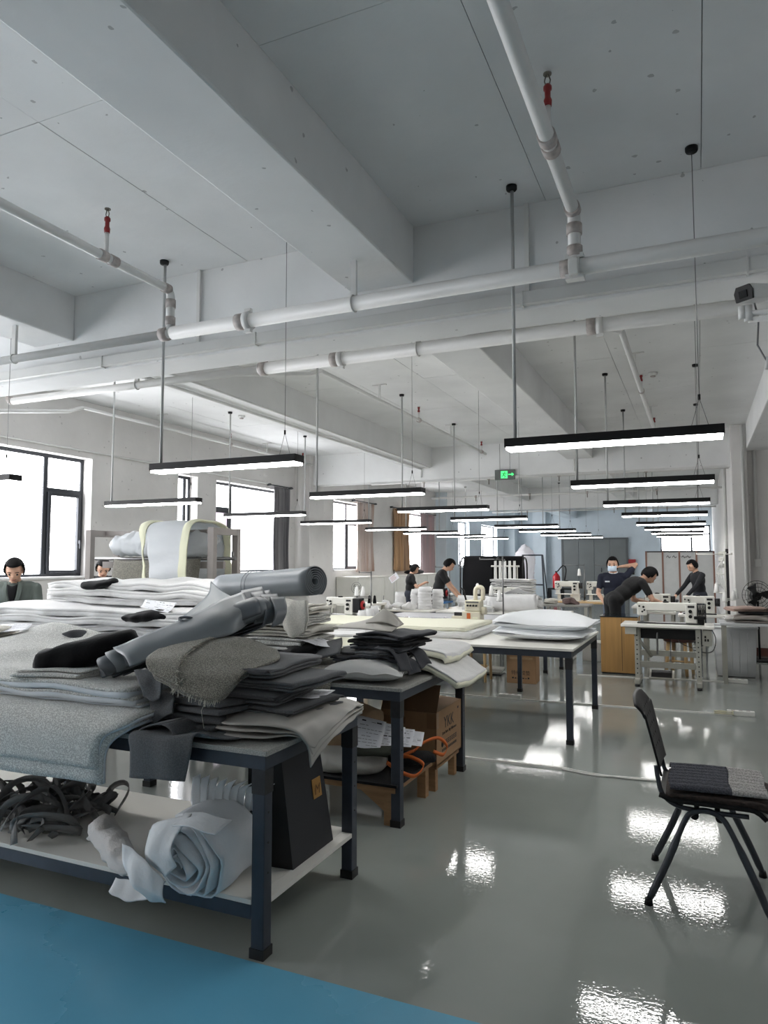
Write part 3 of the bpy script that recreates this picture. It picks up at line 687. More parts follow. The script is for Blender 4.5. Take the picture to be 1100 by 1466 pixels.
def lump(name, pts, rad, m, parent=None, flat=.6, amp=.01, seed=0, nseg=30, nr=18, freq=5, nmul=1.0):
    c = crom([list(p) for p in pts], nseg); r = crom([[x] for x in rad], nseg)[:, 0]
    mb = MB(); vs = []
    C = [Vector(p) for p in c]
    for i, p in enumerate(C):
        d = (C[min(i + 1, nseg - 1)] - C[max(i - 1, 0)]).normalized(); a = d.cross(Vector((0, 0, 1)))
        a = a.normalized() if a.length > 1e-4 else Vector((1, 0, 0)); b = a.cross(d)
        e = min(1.0, math.sqrt(max(0, 1 - (1 - min(1, min(i, nseg - 1 - i) / 3.0)) ** 2)) + .05)
        for k in range(nr):
            t = 2 * math.pi * k / nr; ct = math.cos(t); st = math.sin(t)
            sq = (abs(ct) ** 2.6 + abs(st) ** 2.6) ** (-1 / 2.6)
            vs.append(p + a * (r[i] * e * ct * sq) + b * (r[i] * flat * e * st * sq))
    V = np.array([list(v) for v in vs]); V[:, 2] += wob(V, amp, freq, seed); V[:, 0] += wob(V, amp, freq, seed + 1); V[:, 1] += wob(V, amp, freq, seed + 2)
    fs = [(i * nr + k, i * nr + (k + 1) % nr, (i + 1) * nr + (k + 1) % nr, (i + 1) * nr + k) for i in range(nseg - 1) for k in range(nr)]
    mb.add(V.tolist(), fs, True); mb.f.append(tuple(range(nr - 1, -1, -1))); mb.f.append(tuple(range((nseg - 1) * nr, nseg * nr))); mb.sm += [True, True]
    return mb.build(name, m, parent)

# ---- heap on the near table: thick boucle sheets, two of them hanging over the front edge
def thick_sheet(label, x0, x1, y0, y1, zf, zb, t, seed, top=M_BOUC, back=M_FOAM, hang=None, xtop=None, amp=.012, name='boucle_sheet', group='boucle sheets heaped on the near table', lift=0.0, cat='fabric', freq=2.2):
    o = thing(name, label, cat, ((x0 + x1) / 2, (y0 + y1) / 2, zf), group=group)
    ox, oy, oz = o.location; xt = x1 if xtop is None else xtop
    def P(x, y, z): return (x - ox, y - oy, z - oz)
    rows = []
    if hang is not None:
        rows += [[P(x0 + (x1 - x0) * k / 4, y0 - .035 - .01 * (k % 2), hang - .004 * k) for k in range(5)], [P(x0 + (x1 + .03 - x0) * k / 4, y0 - .05, hang + (zf - hang) * .55) for k in range(5)],
                 [P(x0 + (xt - .04 - x0) * k / 4, y0 - .02, zf - .03) for k in range(5)]]
    rows += [[P(x0 + (xt - x0) * k / 4, y0 + (y1 - y0) * s, zf + ((zb[k] if isinstance(zb, tuple) else zb) - zf) * (s ** (1.6 if isinstance(zb, tuple) else .8)) + lift * math.sin(math.pi * s) * (.4 + .6 * math.sin(k * 1.7 + seed))) for k in range(5)] for s in (.06, .35, .7, 1.0)]
    G = patch(rows, 34, 44); W = wob(G, amp, freq, seed); G[..., 2] += W
    G[..., 1] += wob(G * np.array([1, .2, .2]), amp * .9, freq * 1.6, seed + 3)
    G1 = G.copy(); MB().slab(G1, t * .35).build('face_cloth', top, o)
    G2 = G.copy(); du = np.gradient(G2, axis=0); dv = np.gradient(G2, axis=1); n = np.cross(dv, du); n /= np.maximum(np.linalg.norm(n, axis=2, keepdims=True), 1e-9)
    n *= np.where(n[..., 2:3] < -.2, -1, 1); 
    G2 -= -n * 0; G2 = G - (np.cross(du, dv) / np.maximum(np.linalg.norm(np.cross(du, dv), axis=2, keepdims=True), 1e-9)) * (SIGN * t * .49)
    MB().slab(G2, t * .64).build('backing', back, o)
    return o
SIGN = -1   # rows run front to back, columns +x: du x dv points down
HG = 'boucle sheets heaped on the near table'
thick_sheet('lowest pale boucle sheet hanging furthest over the near table front edge', -5.2, -2.44, 2.47, 3.2, .893, .893, .022, 11, hang=.625, xtop=-2.28, amp=.003)
thick_sheet('pale boucle sheet draped over the near table front, above the lowest hanging one', -5.2, -2.45, 2.452, 3.25, .92, .92, .024, 12, hang=.695, xtop=-2.26, amp=.003)
thick_sheet('foam backed boucle sheet with wavy edge, third from the top of the heap', -5.2, -2.34, 2.50, 3.32, .945, .945, .018, 14, amp=.003)
thick_sheet('foam backed boucle sheet with wavy edge, second from the top of the heap', -5.2, -2.36, 2.47, 3.3, .972, .972, .036, 13, amp=.007, freq=2.6)
thick_sheet('topmost pale boucle sheet rising to a peak beneath the black velvet bundles', -5.2, -2.38, 2.455, 3.37, 1.012, (1.03, 1.05, 1.19, 1.08, 1.03), .04, 15, amp=.008, freq=2.6)
# filler core under the sheets: folded grey cloth
folded('folded_cloth', M_FELT, 'folded grey cloth at the bottom of the boucle heap', 'fabric', (-3.72, 2.95, .831), 2.6, .78, .045, 2, seed=3, amp=.002)
# folded boucle and black velvet lying on the heap
folded('folded_cloth', M_BOUC, 'small folded boucle piece tucked beneath the black velvet bundle', 'fabric', tuple(Vector((atY(88, 985, 2.66).x, 2.66, 1.022))), .36, .26, .05, 4, rz=.25, seed=5, amp=.006)
tag(lump('velvet_bundle', [atY(58, 950, 2.68), atY(105, 941, 2.75), atY(150, 928, 2.84), atY(200, 916, 2.98)], [.12, .12, .11, .09], M_VELV, flat=.66, amp=.012, seed=2, freq=4.5), 'long black velvet bundle beside the grey leather roll', 'fabric')
tag(lump('velvet_bundle', [atY(180, 886, 4.12), atY(212, 882, 4.15), atY(250, 884, 4.2)], [.06, .11, .08], M_VELV, flat=.4, amp=.012, seed=4), 'black velvet bundle with printed sheet on it, among white batting', 'fabric')
tag(lump('velvet_bundle', [atY(120, 839, 4.5), atY(140, 838, 4.5), atY(168, 832, 4.55)], [.05, .07, .05], M_VELV, flat=.5, amp=.012, seed=6), 'small black velvet bundle on top of the highest batting sheets', 'fabric')
tag(lump('velvet_bundle', [atY(92, 908, 3.3), atY(112, 911, 3.3), atY(135, 918, 3.3)], [.05, .07, .05], M_FELTD, flat=.4, amp=.01, seed=7), 'small charcoal cloth bundle behind the peaked boucle sheet', 'fabric')
folded('folded_cloth', M_IVORY, 'ivory folded cloth between black velvet and the grey leather roll', 'fabric', (-3.12, 3.2, 1.055), .34, .25, .08, 5, rz=-.2, seed=8)
folded('folded_cloth', M_IVORY, 'ivory folded cloth under the printed sheet by the peaked boucle', 'fabric', (-4.35, 3.25, 1.1), .4, .3, .07, 5, rz=.3, seed=9)
paper_sheet('printed_sheet', 'printed white sheet on ivory cloth at the end of the boucle heap', [atY(-8, 910, 3.2), atY(36, 903, 3.2), atY(46, 894, 3.4), atY(2, 897, 3.4)], 6, 1)
paper_sheet('printed_sheet', 'printed white sheet lying on the black velvet among the batting', [atY(200, 872, 4.12), atY(240, 878, 4.12), atY(253, 864, 4.32), atY(208, 861, 4.32)], 6, 2)

# ---- white batting sheets piled on the second table
BG = 'white batting sheets piled on the second table'
bat = [(-5.5, -3.05, 4.06, 5.1, 1.10, 1.12), (-5.45, -3.2, 4.03, 5.1, 1.152, 1.16), (-5.5, -3.15, 4.05, 5.1, 1.205, 1.22),
       (-5.2, -3.0, 4.45, 5.2, 1.29, 1.31), (-5.15, -2.95, 4.42, 5.25, 1.345, 1.365), (-5.2, -3.05, 4.46, 5.25, 1.40, 1.42)]
bl = ['lowest', 'second', 'third', 'fourth', 'fifth', 'topmost']
for k, (a, b_, c, d, zf, zb) in enumerate(bat):
    thick_sheet('thick white batting sheet with fluffy edge, %s of the pile from the bottom' % bl[k] if k < 5 else 'topmost thick white batting sheet with fluffy wavy edge before the rack', a, b_, c, d, zf, zb, .056, 30 + k, M_BATT, M_BATT, amp=.016, name='batting_sheet', group=BG, lift=.02, freq=1.3)
folded('folded_batting', M_BATT, 'broad folded white batting carrying the whole batting pile', 'batting', (-4.3, 4.65, .831), 2.3, 1.15, .23, 5, seed=21, amp=.012)

# ---- dark felt stack and taupe boucle
FG = 'folded grey felt pieces stacked on the near table'
fz = .832; sp = [(-1.98, 3.0, .44, .58, .055, 3, .06), (-1.96, 2.98, .46, .60, .06, 3, -.05), (-1.97, 3.02, .42, .58, .055, 4, .12), (-1.95, 3.0, .44, .56, .05, 3, -.08), (-1.99, 3.0, .40, .54, .05, 3, .05)]
fl = ['bottom', 'second', 'third', 'fourth', 'top']
for k, (x, y, w, d, h, n, rz) in enumerate(sp):
    folded('felt_piece', M_FELT, '%s folded grey felt piece of the stack under the taupe boucle' % fl[k], 'fabric', (x, y, fz), w, d, h, n, rz=rz + math.pi / 2 * (k % 2), seed=40 + k, group=FG, amp=.006); fz += h + .004
folded('felt_piece', M_FELT, 'rounded grey felt fold poking out low beside the hanging felt', 'fabric', (-2.13, 2.74, .845), .34, .30, .075, 2, rz=.1, seed=48, group=FG, amp=.006)
folded('felt_piece', M_FELT, 'rounded grey felt fold poking out just under the taupe boucle corner', 'fabric', (-2.05, 2.72, .925), .30, .28, .06, 2, rz=-.12, seed=49, group=FG, amp=.006)
# felt draped over the front edge
o = thing('felt_drape', 'grey felt piece with a rolled fold hanging over the near table front', 'fabric', (-2.05, 2.5, .83))
def L0(p): p = Vector(p); return tuple(p - Vector((-2.05, 2.5, .83)))
rows = [[L0(atY(186, 1113, 2.43)), L0(atY(228, 1116, 2.42)), L0(atY(264, 1119, 2.44))], [L0(atY(188, 1075, 2.425)), L0(atY(230, 1080, 2.41)), L0(atY(272, 1080, 2.43))],
        [L0(atY(190, 1048, 2.44)), L0(atY(235, 1055, 2.44)), L0(atY(282, 1050, 2.46))], [L0((-2.16, 2.55, .86)), L0((-2.0, 2.55, .85)), L0((-1.82, 2.55, .845))], [L0((-2.16, 2.9, .86)), L0((-2.0, 2.9, .85)), L0((-1.84, 2.9, .845))]]
G = patch(rows, 30, 26); G[..., 1] += wob(G, .006, 3, 3); MB().slab(G, .006).build('hanging_cloth', M_FELT, o)
# the U shaped rolled fold
pp = []
for s in np.linspace(0, 1, 40):
    a = s * 2 * math.pi * 1.0; pp.append((math.cos(a + 1.2) * .10 * (1 - .1 * s), math.sin(a + 1.2) * .024 + .01 * math.cos(2 * a)))
G = np.zeros((40, 10, 3)); c0 = Vector(atY(228, 1046, 2.47))
for i, (x, z) in enumerate(pp):
    for j in range(10): G[i, j] = L0((c0.x + x + .004 * j, c0.y - .02 + .35 * j / 9, c0.z + z))
MB().slab(G, .006).build('rolled_fold', M_FELT, o)
for k, (px, py) in enumerate(((205, 975), (222, 1008))):
    o2 = cloth('felt_flap', [[atY(px - 12, py - 12, 2.6), atY(px + 30, py - 20, 2.62)], [atY(px - 6, py + 5, 2.56), atY(px + 28, py - 2, 2.57)], [atY(px + 2, py + 28 - 6 * k, 2.55), atY(px + 25, py + 22 - 6 * k, 2.55)]], M_FELT, None, 14, 14, .006, .014, 5, k)
    tag(o2, ['grey felt corner flap hanging down beside the taupe boucle fold', 'small grey felt flap curling below the larger corner flap'][k], 'fabric')
# taupe boucle folded over the stack with frayed thread ends
o = thing('boucle_throw', 'taupe boucle cloth folded over the felt stack with frayed threads', 'fabric', atY(300, 955, 2.85))
b0 = Vector(o.location)
def LB(px, py, Y, dz=0): return tuple(Vector(atY(px, py, Y)) - b0 + Vector((0, 0, dz)))
rows = [[LB(222, 968, 2.52), LB(262, 990, 2.50), LB(302, 1004, 2.52), LB(318, 998, 2.60)],
        [LB(214, 950, 2.56), LB(258, 962, 2.56), LB(310, 975, 2.60), LB(352, 965, 2.72)],
        [LB(228, 935, 2.70), LB(275, 935, 2.72), LB(325, 940, 2.78), LB(398, 944, 2.95)],
        [LB(262, 920, 2.88), LB(310, 916, 2.92), LB(350, 916, 3.0), LB(396, 932, 3.12)],
        [LB(290, 915, 3.1), LB(330, 914, 3.15), LB(362, 917, 3.2), LB(390, 930, 3.25)]]
G = patch(rows, 40, 44); G[..., 2] += wob(G, .004, 4, 8); MB().slab(G, .012).build('upper_layer', M_BOUCD, o)
G2 = G * np.array([.97, .97, 1]) - np.array([0, 0, .022]); MB().slab(G2[1:], .012).build('lower_layer', M_BOUCD, o)
G3 = G[:, :16].copy() + np.array([-.01, -.012, .012]); MB().slab(G3[2:34], .01).build('overlap_fold', M_BOUCD, o)
rng = random.Random(4); q = MB()
e = [Vector(G[0, j]) for j in range(0, 44)]
for k in range(46):
    p = e[rng.randrange(8, 44)]; L = rng.choice([.015, .02, .03, .03, .12 if k % 9 == 0 else .02]); a = rng.uniform(-.6, .6)
    q.tube([p, p + Vector((a * L * .4, -.006, -L * .4)), p + Vector((a * L * .2 + rng.uniform(-.006, .006), -.008, -L))], .0011, 5)
for k in range(30):
    i = rng.randrange(2, 30); p = Vector(G3[i, -1]); q.tube([p, p + Vector((rng.uniform(-.02, .02), rng.uniform(-.02, .02), .012)), p + Vector((rng.uniform(-.03, .03), rng.uniform(-.03, .03), .004))], .001, 5)
fr = q.build('frayed_threads', M_THREAD, o); fr['kind'] = 'stuff'

# ---- grey leather rolls
o = thing('leather_roll', 'long dark grey leather bundle tied with cord, lying slantwise over the heap', 'leather', atY(270, 905, 3.0))
b0 = Vector(o.location); pa = Vector(atY(150, 955, 2.68)) - b0; pb = Vector(atY(388, 870, 3.32)) - b0
q = MB(); spiral_roll(q, pa, pb, .030, .062, 2.4, .005, stagger=.02, squash=.85, start=2.4, amp=.003, seed=3); q.build('rolled_hide', M_LEAT, o)
dd = (pb - pa).normalized(); fa, fb, _ = frame_from(dd)
for k in range(5):                       # outer layers of the bundle, each stepped back a little at both ends
    s0 = -.02 + .055 * k; s1 = 1.02 - .028 * k; rr = .062 + .010 * k; G = np.zeros((30, 26, 3))
    for i in range(30):
        th = math.radians(-75 + 300 * i / 29 - 12 * k)
        for j in range(26):
            s = s0 + (s1 - s0) * j / 25; r_ = rr * (1 + .10 * math.sin(6 * s + k)) ; G[i, j] = pa + dd * ((pb - pa).length * s + .012 * math.sin(2 * th + k)) - fa * (r_ * 1.08 * math.cos(th)) + fb * (r_ * .82 * math.sin(th))
    MB().slab(G, .005).build('outer_layer', M_LEAT if k % 2 else M_LEATD, o)
def LB(px, py, Y): return tuple(Vector(atY(px, py, Y)) - b0)
for k, (dy, sh) in enumerate(((0, 0),)):
    rows = [[LB(162 + sh, 926 + dy, 2.68), LB(178 + sh, 940 + dy, 2.62), LB(186 + sh, 956 + dy, 2.60)], [LB(225, 902 + dy * .5, 2.85), LB(240, 912 + dy, 2.78), LB(262, 925 + dy, 2.78)],
            [LB(300, 868, 3.1), LB(318, 885 + dy, 3.0), LB(330, 908 + dy, 2.98)], [LB(348 - sh, 846, 3.28), LB(356 - sh, 866 + dy, 3.18), LB(352 - sh, 896 + dy, 3.14)]]
    G = patch(rows, 30, 14); G[..., 2] += wob(G, .005, 3, k); MB().slab(G, .005).build('loose_lap', M_LEAT if k == 0 else M_LEATD, o)
for k in range(4):
    rows = [[LB(345 + 14 * k, 846 + 3 * k, 3.3), LB(352 + 14 * k, 868 + 3 * k, 3.2), LB(350 + 13 * k, 892 + 2 * k, 3.16)], [LB(375 + 11 * k, 840 + 5 * k, 3.4), LB(384 + 9 * k, 862 + 4 * k, 3.3), LB(374 + 10 * k, 886 + 2 * k, 3.26)]]
    MB().slab(patch(rows, 8, 12), .005).build('end_lap', M_LEATD, o)
for s in (.46, .49):
    c = pa.lerp(pb, s); d = (pb - pa).normalized(); a, b, _ = frame_from(d)
    MB().tube([c + a * (.098 * math.cos(t)) + b * (.082 * math.sin(t)) for t in np.linspace(0, 6.3, 30)], .004, 6).build('cord', M_LEATD, o)
c = pa.lerp(pb, .475) + Vector((0, -.02, .085)); MB().tube([c + Vector((.03 * math.sin(t * 2), .02 * math.cos(t), .02 * math.sin(t))) for t in np.linspace(0, 6.3, 30)], .007, 8).build('cord_knot', M_LEATD, o)

o = thing('leather_roll', 'thick pale grey leather roll with open spiral end on the folded stack', 'leather', atY(385, 838, 4.2)); b0 = Vector(o.location)
pa = Vector(atY(318, 842, 4.36)) - b0; pb = Vector(atY(452, 832, 4.05)) - b0
q = MB(); spiral_roll(q, pa, pb, .022, .10, 5.5, .0055, nseg=32, stagger=.0, squash=1.0, start=1.0, amp=.002, seed=5); q.build('rolled_hide', M_LEAT, o)
def LB(px, py, Y): return tuple(Vector(atY(px, py, Y)) - b0)
rows = [[LB(302, 832, 4.2), LB(318, 846, 4.15), LB(345, 862, 4.1)], [LB(298, 850, 4.1), LB(318, 866, 4.05), LB(338, 874, 4.0)], [LB(280, 868, 3.95), LB(300, 884, 3.9), LB(322, 880, 3.92)], [LB(255, 888, 3.75), LB(272, 902, 3.72), LB(292, 894, 3.75)]]
MB().slab(patch(rows, 26, 16), .005).build('loose_tail', M_LEAT, o)
d = (pb - pa).normalized(); a, b, _ = frame_from(d)
for s in (.36, .40): MB().tube([pa.lerp(pb, s) + a * (.106 * math.cos(t)) + b * (.106 * math.sin(t)) for t in np.linspace(0, 6.3, 34)], .002, 5).build('tape_band', M_LEATD, o)

# folded stack carrying the pale roll (on the second table)
SG = 'folded fabrics stacked below the pale leather roll'
z = .832; specs = [(M_FELT, .5, .5, .09, 3), (M_FELTD, .48, .5, .08, 3), (M_BOUC, .46, .48, .08, 4), (M_IVORY, .42, .46, .07, 3), (M_BOUC, .44, .46, .075, 4), (M_IVORY, .40, .42, .06, 4)]
sl = ['grey felt piece at the very bottom of the stack carrying the pale roll', 'charcoal felt piece second from the bottom under the pale roll stack', 'thick light boucle fold third from the bottom of the pale roll stack',
      'ivory cloth fold in the middle of the stack under the pale roll', 'light boucle fold just under the top of the pale roll stack', 'ivory cloth fold topmost directly under the pale leather roll']
for k, (m, w, d, h, n) in enumerate(specs):
    folded('folded_cloth', m, sl[k], 'fabric', (-2.64 + .01 * (k % 2), 4.33, z), w, d, h, n, rz=math.pi / 2 * (k % 2) + .05 * k - .1, seed=60 + k, group=SG, amp=.006); z += h + .003
o = cloth('hanging_towel', [[atY(405, 862, 4.0), atY(412, 858, 4.0), atY(440, 862, 3.98)], [atY(403, 880, 3.96), atY(415, 880, 3.95), atY(442, 884, 3.96)], [atY(408, 900, 3.98), atY(420, 912, 3.97), atY(438, 905, 3.98)]], M_IVORY, None, 18, 18, .02, .008, 6, 4)
tag(o, 'ivory cloth flap hanging down the front of the stack under the roll', 'fabric')

# taupe leather folded on the table corner, with a sheet of paper
o = thing('leather_piece', 'pale taupe leather piece folded over the near table corner', 'leather', (-1.75, 2.85, .835)); b0 = Vector(o.location)
def LV(x, y, z): return tuple(Vector((x, y, z)) - b0)
for k, (lift, mm, sh) in enumerate(((0, M_LEATL, 0), (.028, M_LEATL, .02), (.052, M_LEATL, .035))):
    rows = [[LV(-2.02 + sh, 2.60 + sh, .842 + lift), LV(-1.85, 2.58, .845 + lift), LV(-1.70, 2.60, .85 + lift), LV(-1.60, 2.70 - sh, .842 + lift * .6), LV(-1.575, 2.74, .80), LV(-1.57, 2.76 + sh, .70 + lift * 1.5)],
            [LV(-2.0, 2.85, .86 + lift), LV(-1.88, 2.85, .872 + lift), LV(-1.76, 2.86, .87 + lift), LV(-1.63, 2.87, .85 + lift), LV(-1.58, 2.88, .81 + lift), LV(-1.565, 2.88, .76 + lift)],
            [LV(-1.98, 3.08, .85 + lift), LV(-1.88, 3.1, .86 + lift), LV(-1.76, 3.12, .862 + lift), LV(-1.66, 3.14, .852 + lift), LV(-1.60, 3.16, .84 + lift * .8), LV(-1.57, 3.16, .82 + lift)],
            [LV(-1.96, 3.3, .842 + lift), LV(-1.88, 3.32, .845 + lift), LV(-1.78, 3.34, .845 + lift), LV(-1.68, 3.36, .84 + lift * .8), LV(-1.62, 3.36, .838 + lift * .5), LV(-1.60, 3.36, .835 + lift * .5)]]
    G = patch(rows, 30, 40); G[..., 2] += wob(G, .004, 5, 30 + k); MB().slab(G, .006).build(['lower_fold', 'middle_fold', 'upper_fold'][k], mm, o)
paper_sheet('printed_sheet', 'printed white pattern sheet lying on the taupe leather at the table corner', [(-1.86, 2.88, .957), (-1.67, 2.94, .945), (-1.68, 3.2, .94), (-1.87, 3.14, .95)], 7, 5)
tag(cloth('paper_sheet', [[(-1.93, 3.0, .95), (-1.84, 3.02, .955)], [(-1.93, 3.15, .945), (-1.86, 3.2, .98)]], M_BATT, None, 10, 10, .004, .01, 6, 9), 'crumpled white interlining scrap standing behind the pattern sheet', 'fabric')

# ---- on the lower shelf
SZ = .226
rng = random.Random(9); q = MB()
for k in range(70):
    cx = rng.uniform(-3.55, -2.95); cy = rng.uniform(2.62, 3.15); n = 12; ph = rng.uniform(0, 6.28); L = rng.uniform(.12, .3); hh = .17 * max(.15, 1 - ((cx + 3.3) / .5) ** 2) * rng.uniform(.3, 1)
    pts = [Vector((cx + math.cos(ph) * L * (t - .5) + .05 * math.sin(5 * t + k), cy + math.sin(ph) * L * (t - .5) + .05 * math.cos(4 * t + k), SZ + .012 + hh * math.sin(math.pi * t) ** .8 + .01 * (k % 3))) for t in np.linspace(0, 1, n)]
    G = np.zeros((n, 2, 3)); tw = rng.uniform(0, 3)
    for i, p in enumerate(pts):
        d = (pts[min(i + 1, n - 1)] - pts[max(i - 1, 0)]).normalized(); a, b, _ = frame_from(d); w = (a * math.cos(tw + i * .18) + b * math.sin(tw + i * .18)) * .019
        for j, s in enumerate((-1, 1)):
            v = p + w * s; v.z = max(v.z, SZ + .004); G[i, j] = v
    q.slab(G, .0025)
o = q.build('webbing_heap', mat('grey_webbing', (122, 122, 122), .85, bump=.3, bscale=200)); tag(o, 'tangled heap of grey webbing strips on the lower shelf', 'webbing'); o['kind'] = 'stuff'
tag(lump('wrapped_roll', [atZ(140, 1178, .34), atZ(158, 1205, .31), atZ(176, 1230, .29), atZ(192, 1246, .27)], [.055, .062, .055, .03], mat('offwhite_wrap', (214, 210, 208), .8, bump=.4, bscale=60), flat=.95, amp=.010, seed=3, freq=9), 'small off-white fabric roll lying beside the big nonwoven roll', 'fabric')
o = thing('nonwoven_roll', 'large loose roll of white nonwoven fabric spilling off the lower shelf', 'fabric', (-1.98, 2.6, SZ)); b0 = Vector(o.location)
def LV(x, y, z): return tuple(Vector((x, y, z)) - b0)
q = MB(); spiral_roll(q, LV(-1.985, 2.37, .345), LV(-1.945, 2.74, .405), .03, .18, 5.2, .009, nseg=26, stagger=.10, squash=1.0, start=.6, amp=.012, seed=7); q.build('rolled_fabric', M_NONW, o)
for k, rows in enumerate((
    [[LV(-2.20, 2.42, .47), LV(-2.06, 2.40, .43), LV(-1.98, 2.42, .36)], [LV(-2.18, 2.42, .36), LV(-2.08, 2.37, .34), LV(-1.97, 2.40, .31)], [LV(-2.1, 2.44, .28), LV(-2.04, 2.41, .27), LV(-1.98, 2.43, .27)]],
    [[LV(-2.14, 2.50, .50), LV(-2.06, 2.47, .56), LV(-1.92, 2.50, .60)], [LV(-2.10, 2.44, .42), LV(-2.04, 2.41, .46), LV(-1.95, 2.42, .50)], [LV(-2.0, 2.45, .36), LV(-1.97, 2.42, .38), LV(-1.93, 2.44, .42)]],
    [[LV(-1.98, 2.55, .585), LV(-1.88, 2.53, .60), LV(-1.76, 2.56, .58)], [LV(-1.97, 2.45, .565), LV(-1.88, 2.43, .58), LV(-1.77, 2.46, .555)]],
    [[LV(-2.34, 2.48, .235), LV(-2.2, 2.48, .245), LV(-2.08, 2.5, .26)], [LV(-2.32, 2.42, .205), LV(-2.2, 2.41, .19), LV(-2.1, 2.42, .215)]])):
    G = patch(rows, 18, 18); G[..., 1] += wob(G, .008, 6, k) - (.10 if k in (0, 1, 2) else .05); G[..., 2] -= .03 if k < 3 else 0; MB().slab(G, .004).build('loose_end', M_NONW, o)
for k in range(9):
    x = -2.02 + .024 * k; y = 2.56 + .018 * k
    rows = [[LV(x - .015, y, .50), LV(x + .016, y + .01, .50)], [LV(x - .02 + .004 * k, y - .01, .60), LV(x + .014 + .004 * k, y, .60)], [LV(x - .02 + .012 * k, y - .01, .66 - .006 * k), LV(x + .01 + .012 * k, y + .01, .675 - .006 * k)]]
    G = patch(rows, 10, 6); G[..., 1] += wob(G, .006, 9, k); MB().slab(G, .003).build('pleat', M_NONW, o)
# black garment bag by the table end
o = thing('garment_bag', 'tall black tote bag standing on the shelf end of near table', 'bag', (-1.72, 3.0, SZ))
M_BAG = mat('black_bag', (11, 11, 13), .55, bump=.1, bscale=20)
M_BAGS = mat('black_bag_gusset', (30, 32, 37), .6)
v = [(-.20, -.2, 0), (.03, -.18, 0), (.03, .2, 0), (-.2, .22, 0), (-.2, -.2, .54), (-.05, -.17, .53), (-.05, .17, .54), (-.2, .2, .54)]
MB().add([Vector(p) for p in v], [(0, 3, 2, 1), (4, 5, 6, 7), (0, 1, 5, 4), (2, 3, 7, 6), (3, 0, 4, 7)]).build('bag_body', M_BAG, o)
MB().add([Vector(p) for p in ((.031, -.18, 0), (.031, .20, 0), (-.049, .17, .54), (-.049, -.17, .53))], [(0, 1, 2, 3)]).build('side_panel', M_BAGS, o)
gd = mat('gold_label', (176, 132, 70), .4, metal=.4)
Mg = Matrix.Translation((-.009, .10, .275)) @ Matrix.Rotation(-math.atan2(.08, .54), 4, 'Y')
MB().box((0, -.04, -.045), (.003, .04, .045), Mg).build('label_patch', gd, o)
lt = text('lettering', 'M', mat('label_ink', (110, 74, 34), .5), o, (-.0005, .07, .248), (math.pi / 2 - .0, 0, math.pi / 2), .07)
# ------------------------------------------------------------------ on and under the second table
o = thing('pillow', 'plump pale grey pillow squeezed under the dark felt pile', 'pillow', atY(530, 985, 4.22)); b0 = Vector(o.location); b0.z = .831; o.location = b0
n = 26; G = np.zeros((n, n, 3)); G2 = np.zeros((n, n, 3))
for i in range(n):
    for j in range(n):
        u = 2 * i / (n - 1) - 1; v = 2 * j / (n - 1) - 1
        e = max(0, (1 - abs(u) ** 2.4)) ** .5 * max(0, (1 - abs(v) ** 2.4)) ** .5
        pin = 1 - .10 * (u * u * (1 - abs(v)) ) - .0
        x = u * .27 * (1 - .10 * (1 - v * v) * abs(u)); y = v * .20 * (1 - .10 * (1 - u * u) * abs(v))
        wr = .006 * math.sin(9 * u + 4 * v) * (1 - e)
        G[i, j] = (x, y, .07 + .075 * e + wr); G2[i, j] = (x, y, .07 - .066 * e + wr)
q = MB(); fs = [(i * n + j, (i + 1) * n + j, (i + 1) * n + j + 1, i * n + j + 1) for i in range(n - 1) for j in range(n - 1)]
q.add(G.reshape(-1, 3).tolist(), fs, True); q.add(G2.reshape(-1, 3).tolist(), [f[::-1] for f in fs], True)
M_PILL = mat('pale_pillow_cotton', (188, 188, 186), .8, bump=.25, bscale=30, bdist=.01)
q.build('cover', M_PILL, o); o.rotation_euler[2] = .12
edge = [G[i, 0] for i in range(n)] + [G[n - 1, j] for j in range(n)] + [G[i, n - 1] for i in range(n - 1, -1, -1)] + [G[0, j] for j in range(n - 1, -1, -1)]
MB().tube(edge, .004, 6).build('piping', M_PILL, o)
DG = 'dark felt pieces piled on the pillow'
z = .955; dl = ['bottom', 'second', 'third', 'fourth', 'top']
for k in range(5):
    folded('felt_piece', [M_FELTD, M_FELT, M_FELTD, M_VELV, M_FELTD][k], '%s dark felt piece of the wavy pile on the pillow' % dl[k], 'fabric', (-1.98 + .03 * k, 4.36 + .01 * k, z), .44 - .02 * k, .40, .038, 2, rz=.15 - .1 * k + (math.pi / 2 if k % 2 else 0), seed=80 + k, group=DG, amp=.012, bulge=.5); z += .036
for k, (x, y) in enumerate(((-1.72, 4.25), (-1.70, 4.4), (-1.73, 4.12))):
    rows = [[(x - .16, y, .99 + .03 * k), (x - .14, y + .14, 1.0 + .03 * k)], [(x - .03, y - .01, .96 + .03 * k), (x - .02, y + .14, .97 + .03 * k)], [(x + .03, y - .03, .885 + .02 * k), (x + .05, y + .12, .88 + .02 * k)]]
    tag(cloth('felt_flap', rows, M_FELTD, None, 16, 16, .006, .012, 5, 90 + k), ['charcoal felt flap curling over the pillow end', 'charcoal felt flap drooping toward the cream batting', 'charcoal felt flap hanging lowest by the pillow corner'][k], 'fabric')
o = thing('leather_offcut', 'pale grey leather offcut folded to a point on the dark felt pile', 'leather', (-2.02, 4.4, 1.14)); b0 = Vector(o.location)
rows = [[(-.26, -.10, .01), (-.05, -.13, .012), (.18, -.12, .0)], [(-.2, .04, .03), (.0, .03, .05), (.17, .02, .02)], [(-.12, .12, .03), (.06, .12, .11), (.17, .12, .03)]]
MB().slab(patch(rows, 18, 18), .006).build('flat_fold', M_LEATL, o)
